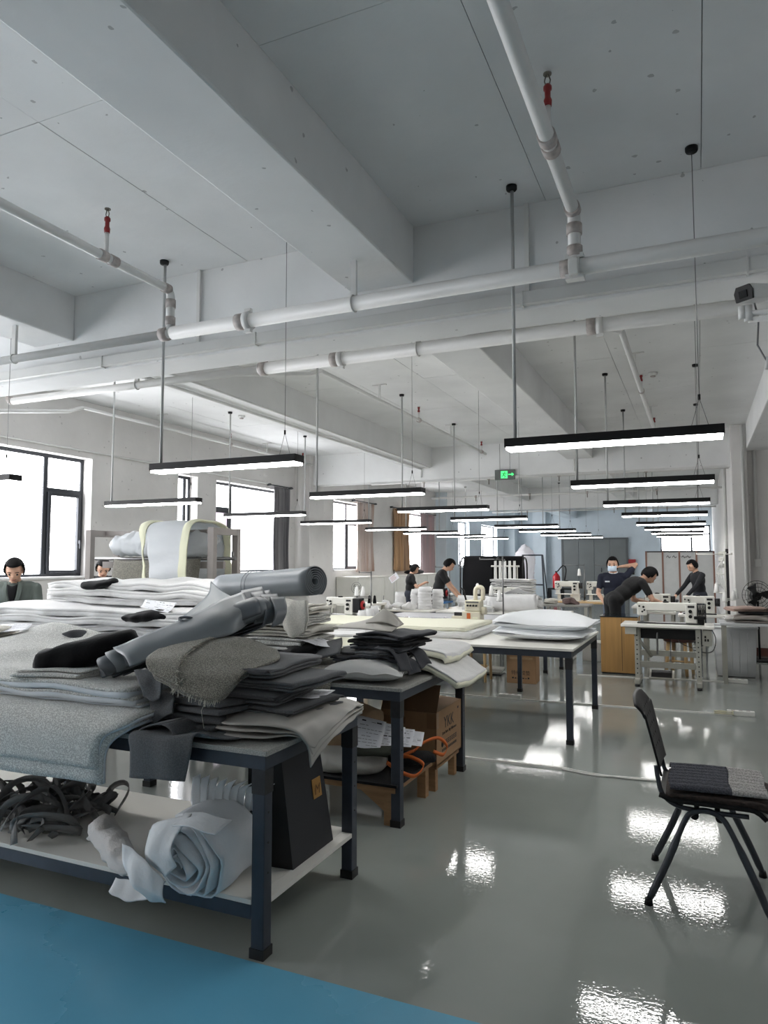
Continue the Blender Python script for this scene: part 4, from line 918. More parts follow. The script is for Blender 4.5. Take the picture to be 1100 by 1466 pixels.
rows = [[(-.05, -.02, .04), (.08, -.02, .05), (.18, 0, .02)], [(.0, .06, .10), (.06, .07, .13), (.16, .07, .04)]]
MB().slab(patch(rows, 12, 12), .006).build('raised_corner', M_LEATL, o)
# cloths between the roll stack and the pillow
tag(cloth('felt_drape', [[atY(412, 968, 4.0), atY(440, 985, 3.98), atY(472, 988, 4.0)], [atY(410, 955, 4.03), atY(445, 960, 4.03), atY(478, 962, 4.05)], [atY(415, 945, 4.2), atY(448, 942, 4.25), atY(480, 945, 4.3)]], M_BOUCD, None, 20, 20, .02, .004, 4, 3), 'taupe felt drape over the second table edge beside the pillow', 'fabric')
tag(cloth('felt_drape', [[atY(405, 968, 4.02), atY(430, 960, 4.02), atY(450, 945, 4.05), atY(486, 935, 4.1)], [atY(408, 955, 4.1), atY(432, 945, 4.12), atY(455, 930, 4.16), atY(490, 922, 4.25)], [atY(410, 948, 4.2), atY(436, 936, 4.2), atY(458, 922, 4.25), atY(490, 914, 4.35)]], M_FELT, None, 20, 24, .012, .004, 4, 5), 'smooth grey felt strip curving up between black cloth and pillow pile', 'fabric')
tag(lump('velvet_bundle', [atY(402, 940, 4.05), atY(425, 938, 4.1), atY(455, 928, 4.2)], [.07, .11, .08], M_VELV, flat=.6, amp=.01, seed=12), 'black cloth bundle below the printed sheet beside the roll stack', 'fabric')
paper_sheet('printed_sheet', 'plain printed sheet lying on the black cloth beside the roll stack', [atY(424, 918, 4.05), atY(452, 925, 4.05), atY(488, 926, 4.3), atY(455, 915, 4.32)], 4, 7)
# cream batting pads drooping off the table end
CG = 'cream batting pads at the second table end'
for k, (y0, y1, zt, x1, dr) in enumerate(((4.55, 5.25, .86, -1.46, .76), (4.75, 5.35, .93, -1.60, .90))):
    o = thing('batting_pad', ['cream batting pad drooping off the second table end', 'upper cream batting pad with a torn edge beside the felt pile'][k], 'batting', (-2.2, (y0 + y1) / 2, zt), group=CG); b0 = Vector(o.location)
    rows = [[tuple(Vector((x, y, z + .01 * math.sin(5 * x + y * 9))) - b0) for x, z in ((-2.9, zt), (-2.2, zt + .015), (-1.85, zt + .02), (-1.66, zt), (x1 - .04 * abs(s - .5), dr))] for s, y in [(s, y0 + (y1 - y0) * s) for s in (0, .33, .66, 1)]]
    G = patch(rows, 24, 34); G[..., 2] += wob(G, .006, 4, k); MB().slab(G, .04).build('pad', M_CREAM, o); MB().slab(G + np.array([0, 0, .024]), .01).build('top_skin', M_BATT, o)
tag(cloth('batting_pad', [[(-3.0, 4.5, .86), (-2.5, 4.55, .87), (-2.1, 4.6, .86)], [(-3.0, 4.9, .93), (-2.5, 4.9, .98), (-2.1, 4.95, .90)], [(-3.0, 5.3, .88), (-2.5, 5.3, .9), (-2.1, 5.3, .87)]], M_CREAM, None, 24, 24, .03, .02, 2.5, 6), 'crumpled cream batting pad behind the felt pile', 'batting', CG)

# low wooden bench with scraps below the second table
M_WOOD = mat('raw_pine', (150, 116, 82), .65, var=.18, vscale=6, stretch=(1, 8, 8))
o = thing('low_bench', 'low pine bench with black mat below the second table', 'bench', (-1.98, 4.45, 0))
MB().box((-.5, -.42, .20), (.27, .24, .235)).build('bench_top', M_WOOD, o); MB().box((-.5, -.43, .236), (.285, .25, .252)).build('black_mat', M_VELV, o)
for x, y in ((.22, -.37), (-.45, -.37), (.22, .19), (-.45, .19)): MB().box((x - .03, y - .03, 0), (x + .03, y + .03, .20)).build('leg', M_WOOD, o)
MB().prism([(.0, 0), (.19, 0), (.19, -.13)], -.01, .01, Matrix.Translation((0, -.37, .20)) @ Matrix.Rotation(math.pi / 2, 4, 'X')).build('gusset', M_WOOD, o)
tag(lump('linen_bag', [(-2.35, 4.2, .31), (-2.1, 4.2, .315), (-1.85, 4.2, .31)], [.14, .17, .12], mat('pale_linen', (184, 182, 176), .9, bump=.4, bscale=40), flat=.36, amp=.010, seed=5, freq=4), 'crumpled pale linen bag lying on the low bench', 'bag')
tag(lump('bolster', [(-2.5, 4.48, .43), (-2.25, 4.48, .44), (-2.02, 4.48, .43)], [.15, .19, .15], mat('tan_canvas', (164, 140, 112), .9, var=.08), flat=1.0, amp=.008, seed=8), 'large tan canvas bolster on the low bench behind the papers', 'cushion')
tag(cloth('folded_scrap', [[(-2.05, 4.06, .39), (-1.78, 4.08, .40)], [(-2.0, 4.2, .42), (-1.76, 4.2, .43)], [(-1.95, 4.3, .40), (-1.76, 4.3, .41)]], mat('dark_green_fabric', (46, 50, 40), .9), None, 12, 12, .02, .006, 5, 4), 'dark green fabric scrap between linen bag and papers', 'fabric')
for k in range(5):
    x = -2.12 + .055 * k
    paper_sheet('pattern_paper', 'printed pattern paper in the fanned bundle on the low bench, %s from the table leg' % ORD[4 - k], [(x, 4.12 + .03 * k, .40 + .008 * k), (x + .26, 4.14 + .04 * k, .41), (x + .22, 4.34 + .03 * k, .54 - .02 * k), (x - .02, 4.34 + .02 * k, .56 - .02 * k)], 8, 20 + k, group='pattern papers in a fanned bundle')
M_ORG = mat('orange_strap', (206, 104, 44), .55)
o = thing('strap_bag', 'black pouch with bright orange straps on the bench beside the carton', 'bag', (-1.72, 4.35, .253))
lump('pouch', [(-.18, -.05, .055), (-.05, .05, .06), (.07, .2, .05)], [.07, .09, .06], M_VELV, o, flat=.5, amp=.006, seed=2)
for k, pts in enumerate(([(-.10, -.20, .09), (-.0, -.22, .05), (.09, -.20, .03), (.12, -.13, .08), (.03, -.10, .11), (-.05, -.06, .10), (.0, .02, .12)], [(.0, .02, .12), (.04, .1, .16), (.1, .2, .17), (.14, .26, .11), (.13, .22, .06), (.08, .16, .09)])):
    P = crom(pts, 40); G = np.zeros((40, 2, 3))
    for i in range(40):
        G[i, 0] = P[i] + np.array([0, 0, -.010]); G[i, 1] = P[i] + np.array([.006, .006, .012])
    MB().slab(G, .004).build('orange_strap', M_ORG, o)
# YKK carton on a small wooden stand
M_CARD = mat('brown_carton', (150, 118, 86), .8, var=.08, vscale=7); M_CARDI = mat('dark_carton_inside', (112, 84, 60), .85); M_TAPE = mat('carton_tape', (128, 96, 66), .35)
o = thing('carton', 'open brown carton marked YKK under the second table end', 'box', (-1.90, 5.0, .185), math.radians(0))
cw, cd, ch = .42, .56, .36
for nm, lo, hi in (('side', (-cw / 2, -cd / 2, 0), (-cw / 2 + .006, cd / 2, ch)), ('side', (cw / 2 - .006, -cd / 2, 0), (cw / 2, cd / 2, ch)), ('front', (-cw / 2, -cd / 2, 0), (cw / 2, -cd / 2 + .006, ch)), ('back', (-cw / 2, cd / 2 - .006, 0), (cw / 2, cd / 2, ch)), ('bottom', (-cw / 2, -cd / 2, 0), (cw / 2, cd / 2, .006))):
    MB().box(lo, hi).build(nm, M_CARD, o)
MB().box((-.001, 0, 0), (cw * .5, .005, .25), Matrix.Translation((-cw / 2 + .15, -cd / 2 + .002, ch)) @ Matrix.Rotation(math.radians(-35), 4, 'X')).build('flap', M_CARDI, o)
MB().box((-cw / 2, 0, 0), (cw / 2, .005, .20), Matrix.Translation((0, -cd / 2 + .002, ch)) @ Matrix.Rotation(math.radians(-28), 4, 'X')).build('flap', M_CARDI, o)
MB().box((-.18, -cd / 2 + .01, 0), (0, cd / 2, .005), Matrix.Translation((cw / 2, 0, ch)) @ Matrix.Rotation(math.radians(4), 4, 'Y')).build('flap', M_CARD, o)
MB().box((cw / 2 - .07, -cd / 2 - .001, ch - .11), (cw / 2 + .001, -cd / 2 + .05, ch - .002)).build('tape', M_TAPE, o); MB().box((-cw / 2, -cd / 2 - .001, ch - .09), (-.02, -cd / 2, ch - .04)).build('tape', M_TAPE, o)
RX = (math.pi / 2, 0, math.pi / 2)
text('lettering', 'YKK', M_INK, o, (cw / 2 + .001, -.12, .225), RX, .115)
text('lettering', 'Little Parts. Big Difference.', M_INK, o, (cw / 2 + .001, -.16, .185), RX, .03)
q = MB(); [q.box((cw / 2, -.12 + .042 * k, .11 + .012 * j), (cw / 2 + .001, -.12 + .042 * k + .03, .117 + .012 * j)) for k in range(7) for j in range(3)]; q.build('print', M_INK, o)['kind'] = 'stuff'
q = MB(); [q.box((cw / 2, -.16 + .03 * k, .07), (cw / 2 + .001, -.16 + .03 * k + .02, .088)) for k in range(11)]; q.build('print', M_INK, o)['kind'] = 'stuff'
q = MB(); Mr = Matrix.Translation((cw / 2 + .001, -.155, .125)) @ Matrix.Rotation(math.pi / 2, 4, 'Y'); q.lathe([(.022, 0), (.022, .001), (.014, .001), (.014, 0)], 18, Mr); q.build('recycling_mark', M_INK, o)
MB().box((cw / 2, .19, .31), (cw / 2 + .001, .215, .325)).build('print_mark', M_INK, o)
s_ = thing('wooden_stand', 'small pine stand carrying the YKK carton', 'stand', (-1.90, 5.0, 0))
MB().box((-.2, -.25, .155), (.2, .25, .183)).build('stand_top', M_WOOD, s_)
for x, y in ((-.16, -.21), (.16, -.21), (-.16, .21), (.16, .21)): MB().box((x - .025, y - .025, 0), (x + .025, y + .025, .155)).build('leg', M_WOOD, s_)
tag(lump('plastic_bag', [(-2.2, 5.18, .6), (-2.1, 5.15, .62), (-1.95, 5.15, .58)], [.09, .11, .08], mat('black_plastic', (18, 19, 20), .18, bump=.9, bscale=22, bdist=.03), flat=1.0, amp=.02, seed=3, freq=6), 'shiny black plastic bag stuffed into the YKK carton', 'bag')
# ------------------------------------------------------------------ plastic chair in the aisle
M_PLAS = mat('black_plastic_shell', (12, 12, 14), .5, spec=.3, bump=.1, bscale=200)
M_TUBE = mat('dark_grey_tube', (62, 66, 72), .35, metal=.4)
ch = thing('side_chair', 'black perforated plastic chair with grey tube legs and knitted cushion in aisle', 'chair', (0, 3.91, 0))
for s in (-1, 1):
    arch = crom([(-.255, s * .27, .02), (-.17, s * .245, .20), (-.095, s * .222, .38), (-.06, s * .21, .425), (.0, s * .205, .44), (.055, s * .21, .425), (.095, s * .222, .38), (.18, s * .245, .20), (.255, s * .27, .02)], 40)
    tp = [.013 if (p[2] > .3 or p[2] < .05) else .017 for p in arch]
    L = MB().tube(arch.tolist(), tp, 12).build('leg', M_TUBE, ch)
    for x in (-.255, .255): MB().cyl((x * 1.005, s * .271, 0), (x, s * .27, .03), .02, .016).build('foot_cap', M_PLAS, L)
    up = crom([(.18, s * .20, .435), (.0, s * .20, .435), (-.12, s * .20, .445), (-.185, s * .20, .49), (-.205, s * .195, .56), (-.213, s * .19, .62)], 30)
    MB().tube(up.tolist(), .011, 10).build('back_upright', M_TUBE, ch)
MB().cyl((-.04, -.2, .425), (-.04, .2, .425), .012).cyl((.05, -.2, .425), (.05, .2, .425), .012).build('cross_tube', M_TUBE, ch)
MB().cyl((-.05, -.2, .41), (-.05, -.17, .41), .02).cyl((.06, -.2, .41), (.06, -.17, .41), .02).build('rubber_buffer', M_PLAS, ch)
# perforated back shell
nu, nv = 36, 40; vs = []; fs = []
for i in range(nu):
    for j in range(nv):
        s = i / (nu - 1); t = 2 * j / (nv - 1) - 1
        w = .205 + .02 * s - .03 * max(0, s - .8) * 5 * abs(t) ** 3 * .3
        z = .575 + .355 * s - (.03 * abs(t) ** 4 if s > .8 else 0) - (.0 if s > .1 else .015 * (1 - abs(t)))
        x = -.205 - .085 * s + .05 * (abs(t) ** 2.2) * .35 - (.03 * ((s - .85) / .15) ** 2 if s > .85 else 0)
        vs.append((x, t * w, z))
for i in range(nu - 1):
    for j in range(nv - 1):
        hole = (i % 5 == 3) and 6 < i < 30 and (j % 5 == (2 if (i // 5) % 2 else 4)) and 6 < j < 33
        if not hole: fs.append((i * nv + j, i * nv + j + 1, (i + 1) * nv + j + 1, (i + 1) * nv + j))
b = MB().add(vs, fs, True).build('backrest', M_PLAS, ch); md = b.modifiers.new('solid', 'SOLIDIFY'); md.thickness = .009; md.offset = 0
# seat shell
G = np.zeros((20, 20, 3))
for i in range(20):
    for j in range(20):
        s = i / 19; t = 2 * j / 19 - 1
        G[i, j] = (-.20 + .45 * s, t * .225, .462 + .012 * t * t - (.04 * ((s - .85) / .15) ** 2 if s > .85 else 0) + (.02 * ((.12 - s) / .12) if s < .12 else 0))
MB().slab(G, .02).build('seat', M_PLAS, ch)
# padded seat pad and knitted cushion
G = np.zeros((24, 24, 3))
for i in range(24):
    for j in range(24):
        s = i / 23; t = 2 * j / 23 - 1; G[i, j] = (-.17 + .47 * s, t * .22, .49 + .014 * (1 - t ** 4) * (1 - (2 * s - 1) ** 4) - (.03 * max(0, s - .85) / .15))
pad = thing('seat_pad', 'thin brown quilted pad under the knitted cushion on the chair', 'cushion', (0, 3.91, 0)); 
M_BRN = mat('brown_checked_pad', (62, 50, 45), .9, rgb2=(26, 23, 22), vscale=40, bump=.5, bscale=90)
MB().slab(G, .03).build('pad', M_BRN, pad); MB().box((-.205, -.14, .455), (-.17, -.11, .475)).build('tie_tape', M_BRN, pad)
kn = thing('knitted_cushion', 'ribbed knitted cushion half charcoal and half light grey on the chair', 'cushion', (-.01, 3.91, 0), .05)
def knit(x0, x1, m, nm):
    n = 90; G = np.zeros((26, n, 3))
    for i in range(26):
        for j in range(n):
            x = x0 + (x1 - x0) * i / 25; t = 2 * j / (n - 1) - 1; y = t * .205
            e = min(1, (1 - abs(t)) * 8); G[i, j] = (x + .008 * math.sin(3 * t), y, .522 + .022 * e ** .5 * (1 - .25 * ((x - .04) / .22) ** 2) + .0045 * math.sin(t * 25))
    MB().slab(G, .012).build(nm, m, kn)
knit(-.15, .115, mat('charcoal_knit', (70, 72, 80), .95, speck=.35, sscale=160, bump=.9, bscale=160, bdist=.004), 'charcoal_half')
knit(.116, .27, mat('light_grey_knit', (164, 162, 160), .95, speck=.3, sscale=160, bump=.9, bscale=160, bdist=.004), 'light_half')
# floor cables
def cable(name, label, pts, r, m, cat='cable', group=None): return tag(MB().tube(crom(pts, 60).tolist(), r, 8).build(name, m), label, cat, group)
M_CAB = mat('white_cable', (214, 214, 210), .5)
def duct(label, pts, w=.03, h=.014):
    o = thing('floor_duct', label, 'cable duct')
    for a, b in zip(pts[:-1], pts[1:]):
        a = Vector((*a, 0)); b = Vector((*b, 0)); d = b - a; M = Matrix.Translation((a + b) / 2) @ Matrix.Rotation(math.atan2(d.y, d.x), 4, 'Z')
        MB().prism([(-w / 2, 0), (w / 2, 0), (w * .35, h), (-w * .35, h)], -d.length / 2, d.length / 2, M @ Matrix.Rotation(math.pi / 2, 4, 'Z') @ Matrix.Rotation(math.pi / 2, 4, 'X')).build('duct_length', M_CAB, o)
    return o
duct('white cable duct on the floor beyond the second table', [(-5.2, 5.6), (-1.9, 5.66), (-.95, 5.66)])
cable('floor_cable', 'loose white flex leaving the duct and passing behind the chair', [(-1.0, 5.68, .008), (-.8, 5.62, .008), (-.5, 5.6, .008), (-.1, 5.66, .008), (.4, 5.7, .008)], .007, M_CAB)
cable('floor_cable', 'second loose white flex lying along the first near the chair', [(-1.0, 5.64, .008), (-.75, 5.58, .008), (-.45, 5.63, .008), (0, 5.6, .008), (.5, 5.62, .008)], .007, M_CAB)
duct('white cable duct on the floor beyond the large white table', [(-5.0, 8.22), (-1.6, 8.24), (.28, 8.32)])
def socket_block(label, x, y, rz=0):
    o = thing('socket_strip', label, 'socket', (x, y, 0), rz)
    MB().box((-.13, -.035, .0), (.13, .035, .05)).build('casing', M_CAB, o, bevel=.006)
    for k in (-.07, .0, .07): MB().box((k - .018, -.018, .05), (k + .018, .018, .052)).build('outlet', M_COUP, o)
    return o
socket_block('white socket strip with coiled cord ending the duct by the sewing table', .36, 8.34)
socket_block('white socket strip on the floor behind the second table leg', -2.05, 8.28)
cable('coiled_cord', 'small coil of thin cream cord beside the socket strip', [(.2 + .09 * math.cos(t), 8.28 + .05 * math.sin(t), .012 + .003 * t) for t in np.linspace(0, 13, 30)], .005, mat('cream_cord', (200, 196, 170), .6))
duct('white cable duct running along the floor before the yellow cabinet and sewing table', [(-1.6, 10.35), (.0, 10.5), (.3, 10.52)])
socket_block('white socket strip on the floor before the plastic bin', .42, 10.53)
cable('floor_cable', 'thin white cord looping on the floor beside the chair front legs', [(.42, 4.3, .01), (.34, 4.22, .05), (.30, 4.1, .12), (.34, 4.0, .05), (.46, 3.95, .01)], .005, M_CAB)
# ------------------------------------------------------------------ people
M_SKIN = mat('skin', (200, 158, 134), .55, var=.05, vscale=12)
M_HAIR = mat('black_hair', (12, 11, 12), .65, spec=.15, bump=.4, bscale=120, stretch=(6, 6, 1))
M_EYE = mat('dark_eye', (24, 18, 16), .3); M_LIP = mat('lip', (160, 92, 84), .5)
def ik(s, h, l1, l2, hint):
    s, h, hint = Vector(s), Vector(h), Vector(hint); d = h - s; L = min(d.length, (l1 + l2) * .995); dn = d.normalized(); h = s + dn * L
    a = (l1 * l1 - l2 * l2 + L * L) / (2 * L); k = math.sqrt(max(0, l1 * l1 - a * a)); n = hint - dn * hint.dot(dn); n.normalize()
    return s + dn * a + n * k, h
def person(label, loc, rz, H=1.62, lean=0.0, hands=None, headpitch=.3, headyaw=0.0, shirt=(20, 20, 22), trousers=(40, 44, 56), sleeve='short', seated=False, mask=False, hair='short', extra=None, elbow=(-.6, -.6), vox=.0115):
    k = H / 1.62
    root = thing('person', label, 'person', loc, rz)
    P = []      # (kind, a, b, r0, r1, tag) capsules and ellipsoids
    hz = .88
    R = Matrix.Translation((0, 0, hz)) @ Matrix.Rotation(-lean, 4, 'X') @ Matrix.Translation((0, 0, -hz))
    def T(x, y, z): return R @ Vector((x, y, z))
    def cap(a, b, r0, r1, t): P.append(('c', Vector(a), Vector(b), r0, r1, t))
    def ell(c, rad, M, t): P.append(('e', Vector(c), Vector(rad), M, None, t))
    Rm = R.to_3x3()
    ell(T(0, 0, .93), (.175, .12, .13), Rm, 'trousers' if extra != 'long' else 'shirt'); ell(T(0, .0, 1.08), (.162, .108, .17), Rm, 'shirt'); ell(T(0, -.005, 1.24), (.182, .118, .17), Rm, 'shirt')
    cap(T(-.13, -.01, 1.335), T(.13, -.01, 1.335), .062, .062, 'shirt'); cap(T(0, -.01, 1.34), T(0, .02, 1.44), .056, .05, 'skin')
    for s in (-1, 1):
        hip = Vector((s * .085, 0, .90)) if not seated else Vector((s * .085, 0, .90))
        if seated: kn = Vector((s * .11, .40, .86)); an = Vector((s * .11, .38, .44))
        else: kn = Vector((s * .095, .02, .48)); an = Vector((s * .10, -.02, .09))
        cap(hip, kn, .088, .062, 'trousers'); cap(kn, an, .06, .042, 'trousers'); cap(an + Vector((0, -.03, -.05)), an + Vector((0, .13, -.06)), .04, .032, 'shoe')
    hh = hands or [(-.2, .22, .95), (.2, .22, .95)]
    for s, tgt in zip((-1, 1), hh):
        sh = T(s * .185, -.01, 1.325); el, ha = ik(sh, tgt, .27, .25, (s * abs(elbow[0]), -.5, elbow[1]))
        cap(sh, sh.lerp(el, .62), .056, .050, 'shirt'); cap(sh.lerp(el, .5), el, .041 if sleeve == 'short' else .046, .036 if sleeve == 'short' else .044, 'skin' if sleeve == 'short' else 'shirt')
        cap(el, el.lerp(ha, .9), .036 if sleeve == 'short' else .044, .027 if sleeve == 'short' else .036, 'skin' if sleeve == 'short' else 'shirt')
        cap(el.lerp(ha, .8), ha, .028, .025, 'skin')
        d = (ha - el).normalized(); a, b, _ = frame_from(d); pal = ha + d * .07; cap(ha + a * .012, pal + a * .02, .02, .018, 'skin'); cap(ha - a * .012, pal - a * .02, .02, .018, 'skin')
        for f, (off, ln) in enumerate(((-.03, .055), (-.010, .068), (.010, .072), (.029, .060))):
            q0 = pal + a * off; q1 = q0 + d * ln * .55 - b * .008; q2 = q1 + d * ln * .35 - b * .022; cap(q0, q1, .0105, .010, 'skin'); cap(q1, q2, .010, .009, 'skin')
        t0 = ha + d * .02 + a * (-s) * .028; t1 = t0 + d * .03 - a * s * .022 - b * .008; cap(t0, t1, .012, .011, 'skin'); cap(t1, t1 + d * .026 - a * s * .004, .011, .009, 'skin')
    # head
    hc0 = T(0, .02, 1.44); HR = Rm @ Matrix.Rotation(headyaw, 3, 'Z') @ Matrix.Rotation(-headpitch, 3, 'X')
    def Hd(x, y, z): return hc0 + HR @ Vector((x, y, z))
    ell(Hd(0, .012, .095), (.076, .092, .098), HR, 'skin'); ell(Hd(0, .040, .045), (.056, .060, .058), HR, 'skin'); cap(Hd(0, .10, .085), Hd(0, .112, .062), .010, .015, 'skin')
    for s in (-1, 1): ell(Hd(s * .078, .0, .075), (.012, .02, .032), HR, 'skin')
    ell(Hd(0, .098, .028), (.02, .010, .007), HR, 'skin')
    # one mesh, voxel-merged into one continuous surface
    mb = MB()
    for q in P:
        if q[0] == 'c':
            a, b = q[1], q[2]; fa, fb, d = frame_from(b - a if (b - a).length > 1e-5 else Vector((0, 0, 1))); r0, r1 = q[3], q[4]; n = 14; prof = []
            for i in range(5): t = math.pi / 2 * i / 4; prof.append((a - d * r0 * math.cos(t), r0 * math.sin(t)))
            for i in range(5): t = math.pi / 2 * i / 4; prof.append((b + d * r1 * math.sin(t), r1 * math.cos(t)))
            vs = [c + fa * (max(r, 1e-4) * math.cos(2 * math.pi * m / n)) + fb * (max(r, 1e-4) * math.sin(2 * math.pi * m / n)) for c, r in prof for m in range(n)]
        else:
            n = 18; vs = []
            for i in range(12):
                t = math.pi * i / 11
                for m in range(n): u = 2 * math.pi * m / n; vs.append(q[1] + q[3] @ Vector((q[2].x * max(math.sin(t), 1e-3) * math.cos(u), q[2].y * max(math.sin(t), 1e-3) * math.sin(u), -q[2].z * math.cos(t))))
        m_ = len(vs) // n
        mb.add(vs, [(i * n + j, i * n + (j + 1) % n, (i + 1) * n + (j + 1) % n, (i + 1) * n + j) for i in range(m_ - 1) for j in range(n)], True)
        o_ = len(mb.v) - len(vs); mb.f.append(tuple(range(o_ + n - 1, o_ - 1, -1))); mb.f.append(tuple(range(o_ + (m_ - 1) * n, o_ + m_ * n))); mb.sm += [True, True]
    src = mb.build('body_source', None); md = src.modifiers.new('r', 'REMESH'); md.mode = 'VOXEL'; md.voxel_size = vox; sm = src.modifiers.new('s', 'SMOOTH'); sm.iterations = 3; sm.factor = .5
    me = bpy.data.meshes.new_from_object(src.evaluated_get(bpy.context.evaluated_depsgraph_get())); bpy.data.objects.remove(src)
    tags = ['skin', 'shirt', 'trousers', 'shoe']
    key = '%d_%d_%d' % tuple(shirt); key2 = '%d_%d_%d' % tuple(trousers)
    mats = [M_SKIN, mat('shirt_' + key, shirt, .85, bump=.35, bscale=16, bdist=.012), mat('trousers_' + key2, trousers, .85, bump=.3, bscale=20, bdist=.01), mat('dark_shoe', (30, 30, 32), .5)]
    me.materials.clear()
    for m in mats: me.materials.append(m)
    nf = len(me.polygons); C = np.zeros(nf * 3); me.polygons.foreach_get('center', C); C = C.reshape(-1, 3); best = np.full(nf, 1e9); idx = np.zeros(nf, int)
    for q in P:
        if q[0] == 'c':
            a = np.array(q[1]); b = np.array(q[2]); d = b - a; L2 = max(d @ d, 1e-9); t = np.clip(((C - a) @ d) / L2, 0, 1); D = np.linalg.norm(C - a - t[:, None] * d, axis=1) - (q[3] + (q[4] - q[3]) * t)
        else:
            M3 = np.array(q[3]); l = (C - np.array(q[1])) @ M3; rr = np.array(q[2]); D = (np.linalg.norm(l / rr, axis=1) - 1) * rr.min()
        w = D < best; best[w] = D[w]; idx[w] = tags.index(q[5])
    me.polygons.foreach_set('material_index', idx.astype(np.int32)); me.polygons.foreach_set('use_smooth', np.ones(nf, bool)); me.update()
    body = bpy.data.objects.new('body', me); COL.objects.link(body); body.parent = root
    # hair
    q = MB(); n = 28; rows = 18; vs = []; keep = []
    for i in range(rows):
        t = math.pi * i / (rows - 1)
        for j in range(n):
            u = 2 * math.pi * j / n; wv = 1 + .015 * math.sin(11 * u + 3 * t)
            vs.append(Vector((.086 * wv * math.sin(t) * math.cos(u), .103 * wv * math.sin(t) * math.sin(u), .112 * math.cos(t))))
    for i in range(rows - 1):
        for j in range(n):
            c = (vs[i * n + j] + vs[(i + 1) * n + (j + 1) % n]) / 2
            low = -.03 if hair == 'short' else -.06
            face = c.y > .018 and c.z < .06
            if not face and c.z > low - (.03 if c.y < 0 else 0): keep.append((i * n + j, i * n + (j + 1) % n, (i + 1) * n + (j + 1) % n, (i + 1) * n + j))
    q.add([Hd(v.x, v.y + .008, v.z + .095) for v in vs], keep, True)
    h = q.build('hair', M_HAIR, root); md = h.modifiers.new('solid', 'SOLIDIFY'); md.thickness = .012; md.offset = -1
    if hair == 'bun': lump('hair_bun', [Hd(0, -.09, .10), Hd(0, -.13, .085)], [.04, .04], M_HAIR, root, flat=1, amp=.003)
    for s in (-1, 1):
        MB().lathe([(.001, -.004), (.010, -.002), (.012, 0), (.010, .002), (.001, .004)], 12, Matrix.Translation(Hd(s * .032, .093, .085)) @ HR.to_4x4() @ Matrix.Rotation(math.pi / 2, 4, 'X')).build('eye', M_EYE, root)
        MB().tube([Hd(s * .016, .098, .108), Hd(s * .034, .096, .112), Hd(s * .05, .086, .107)], .0035, 6).build('eyebrow', M_HAIR, root)
    if not mask: MB().tube([Hd(-.022, .096, .030), Hd(0, .104, .028), Hd(.022, .096, .030)], .004, 8).build('mouth', M_LIP, root)
    else:
        G = np.zeros((10, 16, 3))
        for i in range(10):
            for j in range(16):
                z = .075 - .085 * i / 9; a = (-1 + 2 * j / 15) * 1.15; bul = .012 * math.sin(math.pi * i / 9)
                p = Hd(.074 * math.sin(a), .040 + (.075 + bul) * math.cos(a), z); G[i, j] = p
        MB().slab(G, .003).build('face_mask', mat('pale_blue_mask', (206, 222, 238), .8), root)
        for s in (-1, 1): MB().tube([Hd(s * .07, .07, .06), Hd(s * .08, .03, .08), Hd(s * .082, .0, .09)], .0018, 5).build('mask_loop', M_PAPER, root)
    root.scale = (k, k, k)
    return root, Hd, T
# woman in grey-green jacket standing past the end of the second table
r, Hd, T = person('person in grey-green jacket standing with head bowed near the window wall', tuple(Vector((atY(26, 800, 5.1).x, 5.1, 0))), math.radians(-145), 1.625, lean=.10, hands=[(-.18, .30, .92), (.18, .30, .92)], headpitch=.45, headyaw=.15, shirt=(84, 92, 88), sleeve='long', hair='short', extra='long')
MB().slab(patch([[T(-.05, .105, 1.38), T(0, .12, 1.36), T(.05, .105, 1.38)], [T(-.035, .125, 1.28), T(0, .13, 1.27), T(.035, .125, 1.28)], [T(-.005, .125, 1.16), T(0, .128, 1.15), T(.005, .125, 1.16)]], 8, 8), .004).build('black_top', M_VELV, r)
for s in (-1, 1): MB().slab(patch([[T(s * .05, .09, 1.40), T(s * .085, .07, 1.39)], [T(s * .045, .13, 1.28), T(s * .085, .125, 1.27)], [T(s * .004, .137, 1.14), T(s * .03, .137, 1.12)]], 10, 6), .006).build('lapel', _MATS['shirt_84_92_88'], r)
for z in (1.08, 1.0): MB().lathe([(.001, 0), (.008, .001), (.008, .004), (.001, .005)], 10, Matrix.Translation(T(.012, .118, z)) @ Matrix.Rotation(-math.pi / 2, 4, 'X')).build('button', M_FELTD, r)
# person half hidden behind the covered rack
person('person in black mostly hidden behind the covered rack', tuple(Vector((atY(146, 826, 7.2).x, 7.2, 0))), math.radians(-130), 1.63, lean=.12, hands=[(-.15, .38, .92), (.15, .38, .92)], headpitch=.5, shirt=(24, 25, 28))
person('person in black top with tied hair holding a small object by curtains', tuple(Vector((atY(586, 808, 14.6).x, 14.6, 0))), math.radians(-65), 1.53, lean=.10, hands=[(-.05, .34, 1.16), (.10, .34, 1.18)], headpitch=.45, shirt=(18, 18, 20), hair='bun', vox=.014)
person('person in black shirt standing bent over the white machines', tuple(Vector((atY(624, 806, 12.95).x, 12.95, 0))), math.radians(-75), 1.68, lean=.30, hands=[(-.10, .48, .86), (.12, .45, .84)], headpitch=.45, shirt=(19, 19, 22), trousers=(30, 31, 36), vox=.014)
r, Hd, T = person('person in navy t-shirt and face mask standing with hand raised to ear', tuple(Vector((atY(878, 802, 12.1).x, 12.1, 0))), math.radians(182), 1.64, lean=.02, hands=[(-.125, .02, 1.49), (.12, .20, .90)], headpitch=.12, headyaw=-.1, shirt=(20, 25, 44), trousers=(92, 104, 122), mask=True, hair='bun', elbow=(-1.0, -.9))
